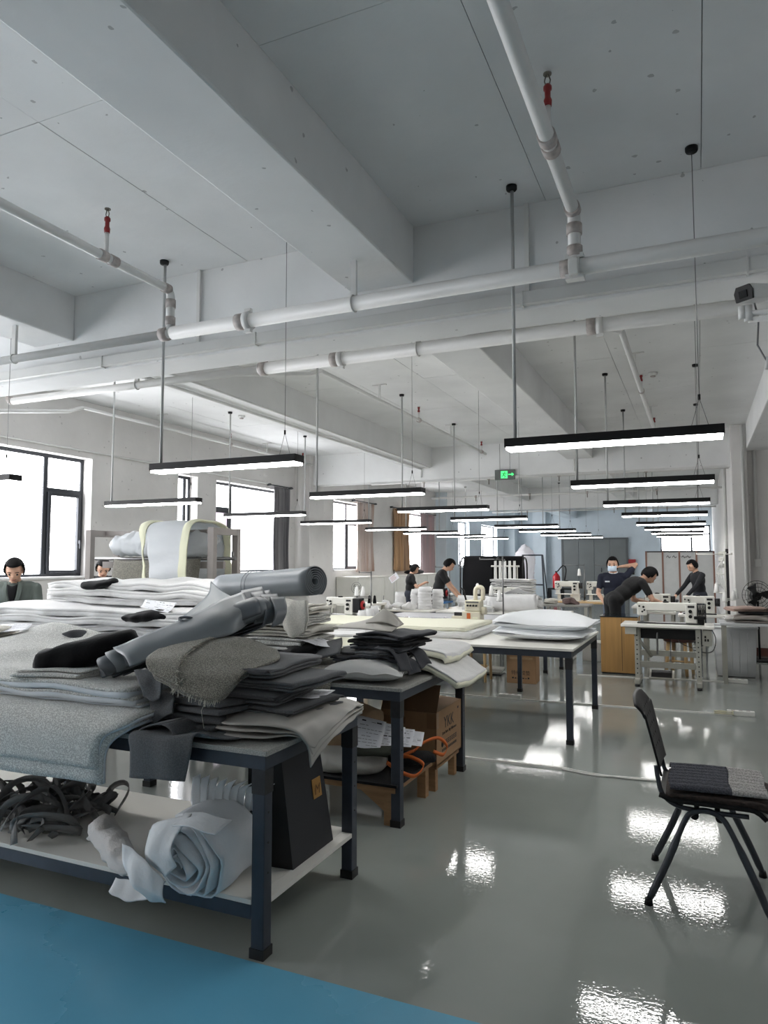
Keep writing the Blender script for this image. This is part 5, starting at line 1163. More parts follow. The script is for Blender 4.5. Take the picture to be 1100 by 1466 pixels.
MB().tube([T(.065 * math.cos(t), -.0 + .06 * math.sin(t), 1.40 - .02 * math.sin(t)) for t in np.linspace(0, 6.28, 24)], .007, 6).build('white_collar', M_PAPER, r)
MB().box(tuple(T(.05, .108, 1.245)), tuple(T(.12, .118, 1.265))).build('chest_label', M_PAPER, r)
person('person in black t-shirt bending far over the white machine bed', tuple(Vector((atY(876, 830, 11.45).x, 11.45, 0))), math.radians(-62), 1.80, lean=.95, hands=[(-.12, .62, .84), (.22, .68, .84)], headpitch=-.1, shirt=(14, 14, 16), trousers=(16, 16, 18), vox=.012)
person('person in dark jacket seated working before the grey folding screen', tuple(Vector((atY(1002, 805, 15.2).x, 15.2, 0))), math.radians(120), 1.62, lean=.15, hands=[(-.2, .40, .92), (.2, .40, .92)], headpitch=.35, shirt=(22, 24, 30), sleeve='long', vox=.014)
# ------------------------------------------------------------------ covered rack behind the batting
M_RACK = mat('pale_grey_timber', (146, 140, 137), .6, var=.06)
M_SATIN = mat('pale_grey_satin', (196, 200, 204), .55, bump=.2, bscale=14, bdist=.02)
M_LEMON = mat('pale_lemon_trim', (226, 226, 200), .8, bump=.2, bscale=60)
RY = 5.95
def rp(px, py, Y): return Vector(atY(px, py, Y))
o = thing('fabric_rack', 'pale timber rack with steel bar, draped with lemon edged grey cover', 'rack', (rp(220, 800, RY).x, RY, 0)); b0 = Vector(o.location)
xl = rp(150, 760, RY).x - b0.x; xr = rp(322, 760, RY).x - b0.x; zt = rp(150, 760, RY).z
for x in (xl, xr):
    for y in (-.2, .2):
        MB().prism([(x - .035, y - .03), (x + .035, y - .03), (x + .035, y + .03), (x - .035, y + .03)], 0, zt).build('post', M_RACK, o)
    MB().box((x - .033, -.168, zt - .07), (x + .033, .168, zt - .002)).build('top_rail', M_RACK, o); MB().box((x - .03, -.168, .25), (x + .03, .168, .31)).build('bottom_rail', M_RACK, o)
zb = rp(200, 800, RY).z
MB().cyl((xl - .12, 0, zb), (xr + .14, 0, zb), .018).build('steel_bar', M_WIRE, o); MB().box((xl, -.02, zb - .1), (xr, .02, zb - .03)).build('cross_board', M_RACK, o); MB().box((xl, -.02, zt - .06), (xr, .02, zt - .01)).build('cross_board', M_RACK, o)
MB().cyl((xr + .10, 0, zb + .0), (xr + .10, 0, zb + .07), .012).build('bar_stop', M_WIRE, o)
lump('hung_roll', [(xl + .12, 0, zb + .14), (0, 0, zb + .16), (xr - .1, 0, zb + .14)], [.10, .14, .12], M_SATIN, o, flat=1.0, amp=.02, seed=3)
MB().slab(patch([[(xl + .2, -.05, zb), (xl + .45, -.07, zb - .02), (xr - .25, -.06, zb)], [(xl + .22, -.1, zb - .28), (xl + .5, -.12, zb - .3), (xr - .25, -.1, zb - .28)], [(xl + .25, -.1, zb - .6), (xl + .5, -.12, zb - .6), (xr - .25, -.1, zb - .6)]], 16, 16), .01).build('hung_cloth', M_BOUCD, o)
cv = thing('draped_cover', 'pale grey quilt cover with lemon border hanging over the timber rack', 'cover', (b0.x, RY, 0))
a, c = rp(217, 0, RY - .3).x - b0.x, rp(281, 0, RY - .3).x - b0.x
def cov(a0, a1, off, m, nm, slant):
    rows = []
    for (y, z, s) in ((.36, zb - .25, .3), (.31, zt - .02, .1), (.0, zt + .06, 0), (-.27, zt + .02, .05), (-.36, zb + .05, .55), (-.38, zb - .25, .85), (-.38, zb - .55, 1)):
        rows.append([(a0 + slant * s, y + off * (1 if y > 0 else -1), z + off), ((a0 + a1) / 2 + slant * s * .6, y + off * (1 if y > 0 else -1), z + .015 + off), (a1 + .02 * s, y + off * (1 if y > 0 else -1), z + off)])
    G = patch(rows, 40, 26); G[..., 1] += wob(G, .012, 2.4, 4); MB().slab(G, .012).build(nm, m, cv)
cov(a + .10, c - .02, 0, M_SATIN, 'cover', .16); cov(a, a + .12, .008, M_LEMON, 'border', .22); cov(c - .03, c + .06, .008, M_LEMON, 'border', .02)

# ------------------------------------------------------------------ on the large white table
def pad(label, x0, x1, y0, y1, z, t, m, seed, amp=.008, group=None, name='quilted_pad', side=None):
    o = thing(name, label, 'batting', ((x0 + x1) / 2, (y0 + y1) / 2, z), group=group); w = (x1 - x0) / 2; d = (y1 - y0) / 2
    rows = [[(-w + 2 * w * k / 3, -d + 2 * d * s, t / 2) for k in range(4)] for s in (0, .33, .66, 1)]
    G = patch(rows, 24, 34); G[..., 2] += np.abs(wob(G, amp, 1.6, seed)); G[..., 1] += wob(G, amp, 3, seed + 2)
    MB().slab(G, t).build('core', side or m, o); MB().slab(G + np.array([0, 0, t / 2 + .003]), .006).build('face', m, o)
    return o
pad('lower thick white quilted pad laid flat on the large white table', -4.9, -2.05, 6.75, 7.95, .832, .05, M_BATT, 3, side=M_BATT)
pad('upper cream quilted pad laid flat on the large white table', -4.7, -2.15, 6.85, 7.9, .89, .03, M_CREAM, 5)
pad('thin white sheet trailing toward the large table edge', -4.9, -3.2, 6.45, 6.8, .832, .018, M_BATT, 8, .012, name='batting_sheet')
o = thing('duvet', 'plump white duvet folded over on the large white table corner', 'duvet', (-1.42, 7.25, .832))
for k, (z0, h, w, d, dx) in enumerate(((0, .15, .43, .50, 0), (.075, .19, .45, .48, .02))):
    n = 26; G = np.zeros((n, n, 3)); B = np.zeros((n, n, 3))
    for i in range(n):
        for j in range(n):
            u = 2 * i / (n - 1) - 1; v = 2 * j / (n - 1) - 1; e = (max(0, 1 - abs(u) ** 2.4) * max(0, 1 - abs(v) ** 2.4)) ** .5
            G[i, j] = (u * w + dx, v * d, z0 + h * (.45 + .55 * e) * (1 - .18 * u) + .012 * math.sin(3 * u + 2 * v)); B[i, j] = (u * w + dx, v * d, max(.003, z0 + h * .45 * (1 - e)))
    q = MB(); fs = [(i * n + j, (i + 1) * n + j, (i + 1) * n + j + 1, i * n + j + 1) for i in range(n - 1) for j in range(n - 1)]
    q.add(G.reshape(-1, 3).tolist(), fs, True); q.add(B.reshape(-1, 3).tolist(), [f[::-1] for f in fs], True); q.build(['lower_fold', 'upper_fold'][k], mat('white_duvet', (228, 231, 234), .85, bump=.3, bscale=20, bdist=.012), o)
# carton and stools under the table
o = thing('carton', 'small brown carton with a raised lid flap on the floor beyond the tables', 'box', (-2.17, 9.5, 0), .05)
for nm, lo, hi in (('side', (-.19, -.16, 0), (-.184, .16, .36)), ('side', (.184, -.16, 0), (.19, .16, .36)), ('front', (-.19, -.16, 0), (.19, -.154, .36)), ('back', (-.19, .154, 0), (.19, .16, .36)), ('bottom', (-.19, -.16, 0), (.19, .16, .006))): MB().box(lo, hi).build(nm, M_CARD, o)
MB().box((-.15, -.005, -.14), (.15, 0, 0), Matrix.Translation((0, -.162, .34)) @ Matrix.Rotation(.25, 4, 'X')).build('flap', mat('light_carton', (178, 150, 116), .8), o)
MB().box((-.19, 0, 0), (.19, .005, .07), Matrix.Translation((0, .155, .36))).build('flap', M_CARDI, o)
text('lettering', '特级胶垫', M_INK, o, (-.13, -.1612, .115), (math.pi / 2, 0, 0), .062)
q = MB(); [q.box((-.12 + .034 * k, -.1612, .06), (-.12 + .034 * k + .022, -.1602, .08 - .006 * (k % 3))) for k in range(7)]; q.build('print', M_INK, o)['kind'] = 'stuff'

# ------------------------------------------------------------------ sewing stations
M_MW = mat('machine_white', (214, 213, 206), .35, var=.03); M_MC = mat('machine_cream', (212, 206, 184), .38); M_GREYM = mat('stand_grey', (168, 167, 158), .42, metal=.2)
M_TBLUE = mat('blue_tabletop', (44, 108, 168), .4); M_OAK = mat('yellow_oak', (176, 136, 82), .45, var=.10, vscale=3, stretch=(14, 14, .7)); M_PLY = mat('plywood_edge', (196, 164, 118), .6)
M_REDW = mat('red_handwheel', (168, 36, 40), .4); M_CONE = mat('white_thread', (232, 232, 230), .7, bump=.4, bscale=200); M_DKMET = mat('dark_metal', (54, 54, 56), .4, metal=.6)
def machine(label, loc, rz=0, L=.52, body=M_MW, motor='wheel', post=False, group=None):
    o = thing('sewing_machine', label, 'sewing machine', loc, rz, group)
    h = L / 2; H = .27
    MB().box((-h, -.09, 0), (h, .09, .014)).build('bed', M_DKMET if body is M_MW and not post else body, o, bevel=.004)
    MB().box((h - .16, -.075, .014), (h - .02, .075, H)).build('pillar', body, o, bevel=.014)
    MB().box((-h + .1, -.05, H - .11), (h - .14, .05, H)).build('arm', body, o, bevel=.016)
    MB().box((-h, -.055, .10), (-h + .12, .055, H)).build('head', body, o, bevel=.014)
    MB().cyl((-h + .05, 0, .035), (-h + .05, 0, .11), .006).build('needle_bar', M_WIRE, o); MB().box((-h + .035, -.012, .016), (-h + .075, .012, .03)).build('presser_foot', M_WIRE, o)
    for k, (x, z, r) in enumerate(((-h + .03, H - .05, .012), (-h + .08, H - .06, .014), (-h + .09, H - .10, .012), (-h + .065, H - .12, .012))): MB().cyl((x, -.055, z), (x, -.075, z), r).build('tension_knob', M_BLACK, o)
    for z in (H * .62, H * .38): MB().cyl((h - .10, -.075, z), (h - .10, -.10, z), .022).build('stitch_dial', M_BLACK, o)
    MB().lathe([(.035, H), (.04, H + .012), (.02, H + .018), (0, H + .018)], 14, Matrix.Translation((-.02, 0, 0))).build('oil_cap', M_BLACK, o)
    MB().box((h - .13, -.0765, H - .06), (h - .05, -.0755, H - .03)).build('name_plate', M_DKMET, o)
    if motor == 'wheel':
        MB().box((h - .02, -.08, .05), (h + .10, .08, H - .01)).build('motor', M_BLACK, o, bevel=.01); MB().lathe([(.0, 0), (.062, 0), (.07, .012), (.062, .028), (.03, .03), (0, .03)], 20, Matrix.Translation((h + .10, 0, .16)) @ Matrix.Rotation(math.pi / 2, 4, 'Y')).build('handwheel', M_REDW, o)
        MB().lathe([(.0, 0), (.03, 0), (.03, .012), (0, .012)], 16, Matrix.Translation((h + .13, 0, .16)) @ Matrix.Rotation(math.pi / 2, 4, 'Y')).build('wheel_cap', M_BLACK, o)
    elif motor == 'ribbed':
        for k in range(6): MB().cyl((h - .02 + k * .018, 0, .17), (h - .006 + k * .018, 0, .17), .095 if k % 2 else .08, n=20).build('drive_rib', M_BLACK, o)
        MB().box((h - .06, -.11, .07), (h + .08, -.05, .11)).build('reverse_lever', M_BLACK, o, bevel=.008); MB().box((h - .02, -.06, .0), (h + .06, .05, .08)).build('motor_foot', M_BLACK, o, bevel=.008)
    else:
        MB().cyl((h - .02, 0, .18), (h + .05, 0, .18), .06, n=20).build('handwheel', M_DKMET, o)
    if post:
        MB().box((-h + .02, -.035, .014), (-h + .09, .035, .10)).build('post_bed', body, o)
    return o
def sew_table(label, x0, x1, y0, y1, h, top, legs='T', pedal=True, group=None, edge=None):
    cx, cy = (x0 + x1) / 2, (y0 + y1) / 2; w, d = (x1 - x0) / 2, (y1 - y0) / 2
    o = thing('sewing_table', label, 'sewing table', (cx, cy, 0), group=group)
    MB().box((-w, -d, h - .035), (w, d, h)).build('tabletop', top, o, bevel=.006)
    if edge: MB().box((-w - .003, -d - .003, h - .033), (w + .003, -d - .0005, h - .006)).build('edge_band', edge, o)
    xs = (-w * .66, w * .66) if legs == 'T' else (-w + .05, w - .05)
    for x in xs:
        if legs == 'T':
            L = MB().box((x - .03, -d * .55 - .02, .10), (x + .03, -d * .55 + .025, h - .036)).build('leg', M_GREYM, o, bevel=.004)
            MB().box((x - .03, d * .55 - .02, .10), (x + .03, d * .55 + .02, h - .036)).build('leg', M_GREYM, o, bevel=.004)
            MB().box((x - .035, -d * .95, .03), (x + .035, d * .95, .10)).build('foot_beam', M_GREYM, o, bevel=.012)
            for y in (-d * .85, d * .85): MB().cyl((x, y, 0), (x, y, .03), .03).build('rubber_foot', M_CAP, o)
            for k in range(9): MB().cyl((x, -d * .55 - .024, .16 + k * .06), (x, -d * .55 - .018, .16 + k * .06), .009, n=8).build('slot_hole', M_DKMET, L)
        else:
            for y in (-d + .05, d - .05): MB().box((x - .025, y - .025, 0), (x + .025, y + .025, h - .036)).build('leg', M_GREYM if legs == 'S' else M_PLY, o)
    if legs == 'T':
        for z in (.22, .36): MB().box((xs[0], -.03 + (.1 if z > .3 else 0), z), (xs[1], .03 + (.1 if z > .3 else 0), z + .07)).build('cross_bar', M_GREYM, o)
        MB().box((xs[0] - .01, -d * .5, h - .06), (xs[1], -d * .5 + .03, h - .036)).build('under_rail', M_GREYM, o)
    if pedal:
        p = MB().box((-.15, -.13, -.012), (.15, .10, .012), Matrix.Translation((-.08, -.02, .14)) @ Matrix.Rotation(.35, 4, 'X')).build('pedal', M_GREYM, o); MB().box((-.125, -.11, .013), (.125, .08, .017), Matrix.Translation((-.08, -.02, .14)) @ Matrix.Rotation(.35, 4, 'X')).build('pedal_mat', M_BLACK, p)
        MB().cyl((.03, .05, .15), (.03, .05, h - .2), .006).build('treadle_rod', M_WIRE, o)
    return o
# the near sewing table with the long white machine
nt = sew_table('white sewing machine table with perforated grey stand and black pedal', -.94, .16, 9.68, 10.25, .79, M_TOPW)
MB().box((-.32, -.12, .60), (.36, .2, .75)).build('oil_pan', M_BLACK, nt, bevel=.01); MB().box((.42, -.2, .54), (.52, -.12, .74)).build('switch_box', M_GREYM, nt, bevel=.004)
for k in range(3): MB().box((.435 + .03 * (k % 2), -.203, .60 + .04 * (k // 2)), (.455 + .03 * (k % 2), -.2, .63 + .04 * (k // 2))).build('switch', M_BLACK, nt)
MB().box((-.5, -.26, .66), (-.36, -.02, .75)).build('drawer', M_GREYM, nt, bevel=.004); MB().tube(crom([(.0, -.05, .68), (-.1, -.1, .68), (-.12, -.12, .64), (-.12, -.12, .40)], 20).tolist(), .012, 8).build('knee_lever', M_WIRE, nt)
MB().tube(crom([(.45, -.1, .55), (.3, -.05, .50), (.15, 0, .55), (.1, 0, .62)], 24).tolist(), .006, 6).build('motor_cable', M_DKMET, nt); MB().tube(crom([(.5, -.15, .78), (.56, -.15, .65), (.54, -.12, .5), (.46, -.1, .45), (.3, -.1, .48)], 24).tolist(), .006, 6).build('power_cable', M_DKMET, nt)
MB().tube([(-.35, -.15, .60), (-.2, .0, .36)], .02, 8).build('brace', M_GREYM, nt)
machine('long arm white sewing machine with black ribbed drive on the perforated stand', (-.38, 9.95, .792), 0, L=.74, motor='ribbed')
# stool behind it
o = thing('stool', 'brown leather topped wooden stool behind the perforated sewing stand', 'stool', (-.28, 11.0, 0))
MB().lathe([(.0, .46), (.2, .46), (.22, .49), (.21, .54), (.15, .56), (0, .565)], 24).build('seat', mat('brown_leather', (64, 34, 32), .4), o)
for a in range(4): x, y = .16 * math.cos(a * math.pi / 2 + .5), .16 * math.sin(a * math.pi / 2 + .5); MB().cyl((x * 1.25, y * 1.25, 0), (x, y, .46), .022, .025, 10).build('leg', M_PLY, o)
MB().cyl((-.15, .05, .18), (.16, -.05, .18), .012).build('stretcher', M_PLY, o)
# yellow cabinet
o = thing('cabinet', 'yellow oak cabinet with dark glass top by the bending person', 'cabinet', (-1.06, 10.95, 0))
MB().box((-.25, -.3, .02), (.25, .3, .80)).build('body', M_OAK, o, bevel=.004); MB().box((-.26, -.31, .80), (.26, .31, .815)).build('glass_top', mat('dark_glass', (40, 46, 50), .06), o); MB().box((-.24, -.29, 0), (.24, .29, .02)).build('plinth', M_DKMET, o)
for k, x in enumerate((.04,)): MB().box((x - .0025, -.3025, .05), (x + .0025, -.2995, .79)).build('door_gap', M_DKMET, o)
# station the man leans over
sew_table('white sewing table the bending person leans over', -.85, -.34, 12.0, 12.7, .80, M_TOPW, legs='S', pedal=False)
machine('white sewing machine beneath the hands of the bending person', (-.60, 12.3, .802), 0, L=.40, motor='')
tag(lump('fabric_heap', [(-.72, 12.45, .87), (-.6, 12.5, .9), (-.5, 12.5, .88)], [.09, .12, .08], mat('grey_brown_cloth', (96, 88, 84), .9), flat=.7, amp=.02, seed=3), 'grey brown cloth heap on the table of the bending person', 'fabric')
sew_table('long table with fabrics before the grey folding screen', -1.1, .1, 13.3, 14.2, .80, M_TOPW, legs='S', pedal=False)
for k, (x, y, r, c, lb) in enumerate(((-.72, 13.6, .14, (96, 80, 76), 'brown fabric heap on the long table before the folding screen'), (-.5, 13.75, .12, (70, 72, 78), 'charcoal fabric heap beside the brown one on the long table'), (-.62, 13.9, .13, (206, 208, 210), 'silvery white fabric heap at the back of the long table'), (-.85, 13.5, .10, (130, 124, 120), 'low taupe fabric heap at the long table end'))):
    tag(lump('fabric_heap', [(x - .15, y, .80 + r * .6), (x, y, .80 + r * .75), (x + .16, y + .03, .80 + r * .6)], [r * .7, r, r * .7], mat('heap_cloth_%d' % k, c, .85, bump=.4, bscale=20, bdist=.02), flat=.75, amp=.03, seed=20 + k, freq=3.5), lb, 'fabric')
# rear machine, thread stand
sew_table('table of the rear white machine beside the thread rack', -.30, .42, 11.55, 11.95, .80, M_TOPW, pedal=False, legs='S')
machine('rear white sewing machine below the tall thread rack', (.0, 11.75, .802), 0, L=.46, motor='')
def thread_stand(label, loc, h, arms, cones, cl=None, m=M_WIRE, group=None, plate=True):
    o = thing('thread_stand', label, 'thread stand', loc, 0, group); z0 = 0
    MB().cyl((0, 0, 0), (0, 0, h), .010).build('pole', m, o); MB().cyl((0, 0, 0), (0, 0, .012), .04).build('base', m, o)
    for i, (z, a, l) in enumerate(arms): MB().cyl((0, 0, z), (l * math.cos(a), l * math.sin(a), z), .007, n=8).build('guide_arm', m, o); MB().cyl((l * math.cos(a), l * math.sin(a), z - .01), (l * math.cos(a), l * math.sin(a), z + .025), .008, n=8).build('guide_eye', m, o)
    for i, (x, y, z) in enumerate(cones):
        MB().cyl((0, 0, z), (x, y, z), .006, n=8).build('cone_arm', m, o); MB().cyl((x, y, z), (x, y, z + .004), .045, n=16).build('cone_plate', m, o)
        MB().cyl((x, y, z), (x, y, z + .13), .004, n=6).build('cone_pin', m, o)
        c = tag(MB().lathe([(.0, .0), (.036, .0), (.038, .006), (.022, .13), (.014, .132), (.014, .145), (0, .145)], 18).build('thread_cone', M_CONE, None, (loc[0] + x, loc[1] + y, loc[2] + z + .005)), (cl or 'white thread cone on the %s') % ['first arm', 'second arm', 'third arm', 'fourth arm', 'fifth arm'][i], 'thread cone', 'white thread cones on stands')
    return o
thread_stand('tall white thread rack with cones beside the rear machine', (.36, 11.75, .801), .95, [(.90, math.pi, .38), (.90, 0, .1), (.6, 2.6, .12)], [(-.12, .10, .32), (.10, -.05, .22), (-.02, -.12, .20), (.14, .08, .24)], 'white thread cone on the %s of the tall rack by the rear machine', M_MW)
q = thing('control_panel', 'slim upright grey control panel with cables beside the tall thread rack', 'panel', (.40, 11.9, .801))
MB().box((-.02, -.01, 0), (.02, .02, .98)).build('post', M_DKMET, q); 
for k in range(5): MB().tube(crom([(-.04 - .02 * k, -.02, .35 + .02 * k), (-.08 - .02 * k, -.03, .62), (-.05, -.02, .85), (-.01, -.01, .93)], 16).tolist(), .006, 6).build('white_cable', M_CAB, q)
for k in range(3): MB().box((-.12, -.012, .70 + k * .09), (-.02, .0, .76 + k * .09)).build('display', M_MW, q, bevel=.004)
# right hand table with folded garments, bin, fan
sew_table('grey table with folded brown garments above the plastic bin', .24, 1.6, 10.35, 10.95, .79, mat('pale_grey_board', (188, 190, 192), .5), legs='S', pedal=False)
for k, (x, y, z, w, d, h, c, lb) in enumerate(((.62, 10.62, .792, .42, .4, .10, (150, 144, 138), 'taupe folded garment at the bottom of the grey table pile'), (.45, 10.75, .792, .3, .35, .07, (200, 198, 196), 'pale folded garment beside the taupe one on the grey table'), (.68, 10.68, .896, .36, .34, .035, (24, 24, 26), 'black folded garment in the middle of the grey table pile'), (.58, 10.68, .935, .46, .34, .06, (172, 148, 138), 'dusty pink folded garment on top of the grey table pile'), (.82, 10.68, .935, .2, .3, .05, (92, 78, 70), 'brown folded garment on top beside the dusty pink one'))):
    folded('folded_garment', mat('garment_%d' % k, c, .85), lb, 'garment', (x, y, z), w, d, h, 3, rz=.1 * k, seed=100 + k, amp=.008, group='garments piled on the grey table', bulge=.4)
o = thing('plastic_bin', 'translucent white plastic bin with ribbed sides under the grey table', 'bin', (.44, 11.24, 0)); M_BIN = mat('milky_plastic', (226, 228, 230), .35, trans=.12)
for (s, x0, y0, x1, y1) in ((0, -.26, -.22, .26, -.22), (1, .26, -.22, .26, .22), (2, .26, .22, -.26, .22), (3, -.26, .22, -.26, -.22)):
    a = Vector((x0, y0, 0)); b = Vector((x1, y1, 0)); n = Vector(((y1 - y0), -(x1 - x0), 0)).normalized(); t = .06
    rows = [[a * .9 + Vector((0, 0, .02)), b * .9 + Vector((0, 0, .02))], [a + Vector((0, 0, .68)), b + Vector((0, 0, .68))]]
    MB().slab(patch(rows, 4, 4), .008).build('wall_panel', M_BIN, o)
    for k in range(1, 5): MB().tube([a.lerp(b, k / 5) * .9 + n * .004 + Vector((0, 0, .05)), a.lerp(b, k / 5) + n * .004 + Vector((0, 0, .62))], .008, 6).build('rib', M_BIN, o)
    MB().tube([a * 1.04 + Vector((0, 0, .68)), b * 1.04 + Vector((0, 0, .68))], .018, 8).build('rim', M_BIN, o)
MB().box((-.234, -.198, .012), (.234, .198, .03)).build('bottom', M_BIN, o)
tag(lump('fabric_scraps', [(.3, 11.28, .16), (.44, 11.28, .2), (.58, 11.28, .15)], [.13, .17, .13], mat('blue_grey_scraps', (140, 150, 162), .9), flat=.8, amp=.02, seed=9), 'blue grey fabric scraps lying inside the plastic bin', 'fabric')
o = thing('pedestal_fan', 'black floor fan in front of the partition wall conduit', 'fan', (.86, 12.95, 0), .3)
MB().cyl((0, 0, 0), (0, 0, .03), .2, n=24).build('base', M_BLACK, o); MB().cyl((0, 0, .03), (0, 0, .95), .016).build('pole', M_BLACK, o); MB().cyl((0, .02, 1.03), (0, .16, 1.03), .07).build('motor', M_BLACK, o)
for r in (.07, .13, .19, .23): MB().tube([(r * math.cos(t), -.06 + .08 * (r / .23) ** 2, 1.05 + r * math.sin(t)) for t in np.linspace(0, 6.283, 30)], .004, 5).build('guard_ring', M_BLACK, o)
for k in range(16): t = k * math.pi / 8; MB().tube([(0, -.06, 1.05), (.13 * math.cos(t), -.035, 1.05 + .13 * math.sin(t)), (.23 * math.cos(t), .02, 1.05 + .23 * math.sin(t))], .0025, 5).build('guard_wire', M_BLACK, o)
for k in range(3):
    t = k * 2.09; MB().slab(patch([[(.03 * math.cos(t), .0, 1.05 + .03 * math.sin(t)), (.1 * math.cos(t - .3), -.01, 1.05 + .1 * math.sin(t - .3)), (.19 * math.cos(t - .4), -.01, 1.05 + .19 * math.sin(t - .4))], [(.03 * math.cos(t + 1), .01, 1.05 + .03 * math.sin(t + 1)), (.12 * math.cos(t + .5), .03, 1.05 + .12 * math.sin(t + .5)), (.19 * math.cos(t + .4), .03, 1.05 + .19 * math.sin(t + .4))]], 8, 8), .004).build('blade', M_DKMET, o)
# folding screen
o = thing('folding_screen', 'grey panelled screen with brown posts standing before the high window', 'screen', (-.40, 18.0, 0))
for k in range(4): MB().box((-.73 + k * .365 + .02, -.012, .05), (-.73 + (k + 1) * .365 - .02, .012, 1.80)).build('panel', mat('screen_grey', (176, 178, 178), .6, var=.04), o)
for k in range(5): MB().box((-.75 + k * .365, -.025, 0), (-.71 + k * .365, .025, 1.82)).build('post', mat('screen_brown', (120, 88, 76), .6), o)
MB().box((-.75, -.02, 1.80), (.75, .02, 1.83)).build('top_rail', M_DKMET, o)
for k, x in enumerate((-.28, -.15, .05, .15)): MB().tube(crom([(x, -.016, 1.68), (x + .03, -.016, 1.72), (x + .06, -.016, 1.67), (x + .09, -.016, 1.7)], 12).tolist(), .006, 5).build('scribble', M_INK, o)
# grey steel frame bench and post-bed machines
sew_table('plywood table with two tall post bed machines near the grey doors', -2.75, -1.55, 14.4, 15.2, .79, M_PLY, legs='S', pedal=False)
for k, (x, lb) in enumerate(((-2.45, 'tall white post bed machine nearer the fire extinguisher'), (-1.82, 'tall white post bed machine beside the person in a mask'))):
    o = machine(lb, (x, 14.8, .92), 0, L=.50, motor='', post=True); MB().box((.06, -.06, -.13), (.24, .06, .0)).build('raised_column', M_MW, o); MB().box((-.24, -.09, -.13), (.26, .09, -.11)).build('base_plate', M_MW, o); MB().box((-.2, -.03, -.11), (-.14, .03, .0)).build('post_support', M_MW, o)
    thread_stand(['thread stand behind the first post bed machine', 'thread stand behind the second post bed machine'][k], (x + .3, 15.05, .791), .75, [(.72, math.pi, .4)], [(-.1, 0, .5)], ['white thread cone on the %s behind the first post bed machine', 'white thread cone on the %s behind the second post bed machine'][k])
sew_table('grey steel table with brown cloth before the post bed machines', -2.75, -1.85, 13.35, 14.05, .79, mat('grey_board', (136, 134, 130), .6), legs='S', pedal=False)
tag(lump('fabric_heap', [(-2.35, 13.6, .83), (-2.2, 13.65, .85), (-2.05, 13.6, .82)], [.08, .11, .06], mat('brown_purple_cloth', (110, 92, 90), .9), flat=.5, amp=.02, seed=31), 'small brown cloth heap on the grey steel table', 'fabric')
tag(lump('fabric_heap', [(-2.68, 13.6, .83), (-2.55, 13.62, .85), (-2.45, 13.6, .83)], [.06, .09, .06], M_IVORY, flat=.6, amp=.02, seed=32), 'small ivory cloth heap on the grey steel table end', 'fabric')
# grey cutting table with overlock
T4 = worktable('grey topped cutting table with glossy film and overlock machine', -4.25, -2.0, 8.72, 10.4, .80, mat('grey_laminate', (168, 168, 172), .45), ncols=2, leg=.05, group=None)
tag(cloth('plastic_film', [[(-4.0, 8.9, .803), (-3.2, 8.9, .803)], [(-4.0, 9.5, .808), (-3.2, 9.5, .808)]], mat('clear_film', (210, 212, 218), .06, alpha=.55), None, 20, 20, .001, .002, 4, 2), 'glossy clear plastic film spread on the grey cutting table', 'film')
o = thing('overlock_machine', 'cream overlock machine with orange label on the grey cutting table', 'sewing machine', (-2.88, 9.32, .802))
MB().box((-.05, -.10, 0), (.20, .12, .12)).build('base', M_MC, o, bevel=.012); MB().box((-.02, -.08, .12), (.20, .10, .27)).build('upper_body', M_MC, o, bevel=.02); MB().box((-.20, -.09, 0), (-.05, .08, .055)).build('work_plate', M_MC, o, bevel=.008); MB().box((-.18, -.03, .055), (-.06, .04, .10)).build('cloth_guard', M_DKMET, o)
for k in range(4): MB().cyl((.03 + k * .04, -.08, .20), (.03 + k * .04, -.105, .20), .013).build('tension_dial', M_DKMET, o)
MB().box((.0, -.083, .235), (.18, -.08, .255)).build('dial_rail', M_WIRE, o); MB().box((.02, -.103, .025), (.07, -.10, .10)).build('orange_label', M_ORG, o); MB().box((.10, -.103, .025), (.17, -.10, .05)).build('label', M_LEMON, o)
MB().cyl((.2, 0, .13), (.26, 0, .13), .05, n=18).build('handwheel', M_MC, o); MB().tube([(-.02, .0, .27), (-.06, .02, .40), (-.10, .02, .43)], .012, 8).build('needle_lever', M_BLACK, o); MB().tube(crom([(.1, .05, .27), (.1, .05, .40), (.14, .05, .44), (.2, .05, .42), (.2, .05, .27)], 20).tolist(), .03, 10).build('suction_pipe', M_MC, o)
thread_stand('thread stand with white cones beside the overlock machine', (-2.42, 9.45, .802), .86, [(.82, math.pi, .32), (.80, math.pi * .5, .1)], [(-.02, -.12, .26), (-.16, .0, .32), (-.38, .08, .34)], 'white thread cone on the %s of the overlock stand')
# white table and roll behind
worktable('white topped table with the big white fabric roll', -3.85, -1.85, 10.75, 11.7, .80, M_TOPW, ncols=2, leg=.05, group=None)
o = thing('fabric_roll', 'large white fabric roll with stepped spiral end lying on white table', 'fabric', (-2.6, 11.1, .80)); q = MB(); spiral_roll(q, (-.55, 0, .145), (.40, -.10, .145), .03, .14, 5, .008, nl=20, amp=.005, seed=3, stagger=.16, start=2); q.build('rolled_fabric', M_BATT, o)
MB().slab(patch([[(-.2, .0, .28), (.1, -.02, .30), (.25, -.03, .28)], [(-.2, -.1, .30), (.0, -.08, .38), (.05, -.1, .36)]], 10, 10), .006).build('loose_corner', M_BATT, o)
folded('folded_sheet', M_BATT, 'folded white sheets under the big roll on the white table', 'fabric', (-3.2, 11.05, .802), .5, .4, .1, 4, seed=8, amp=.006)
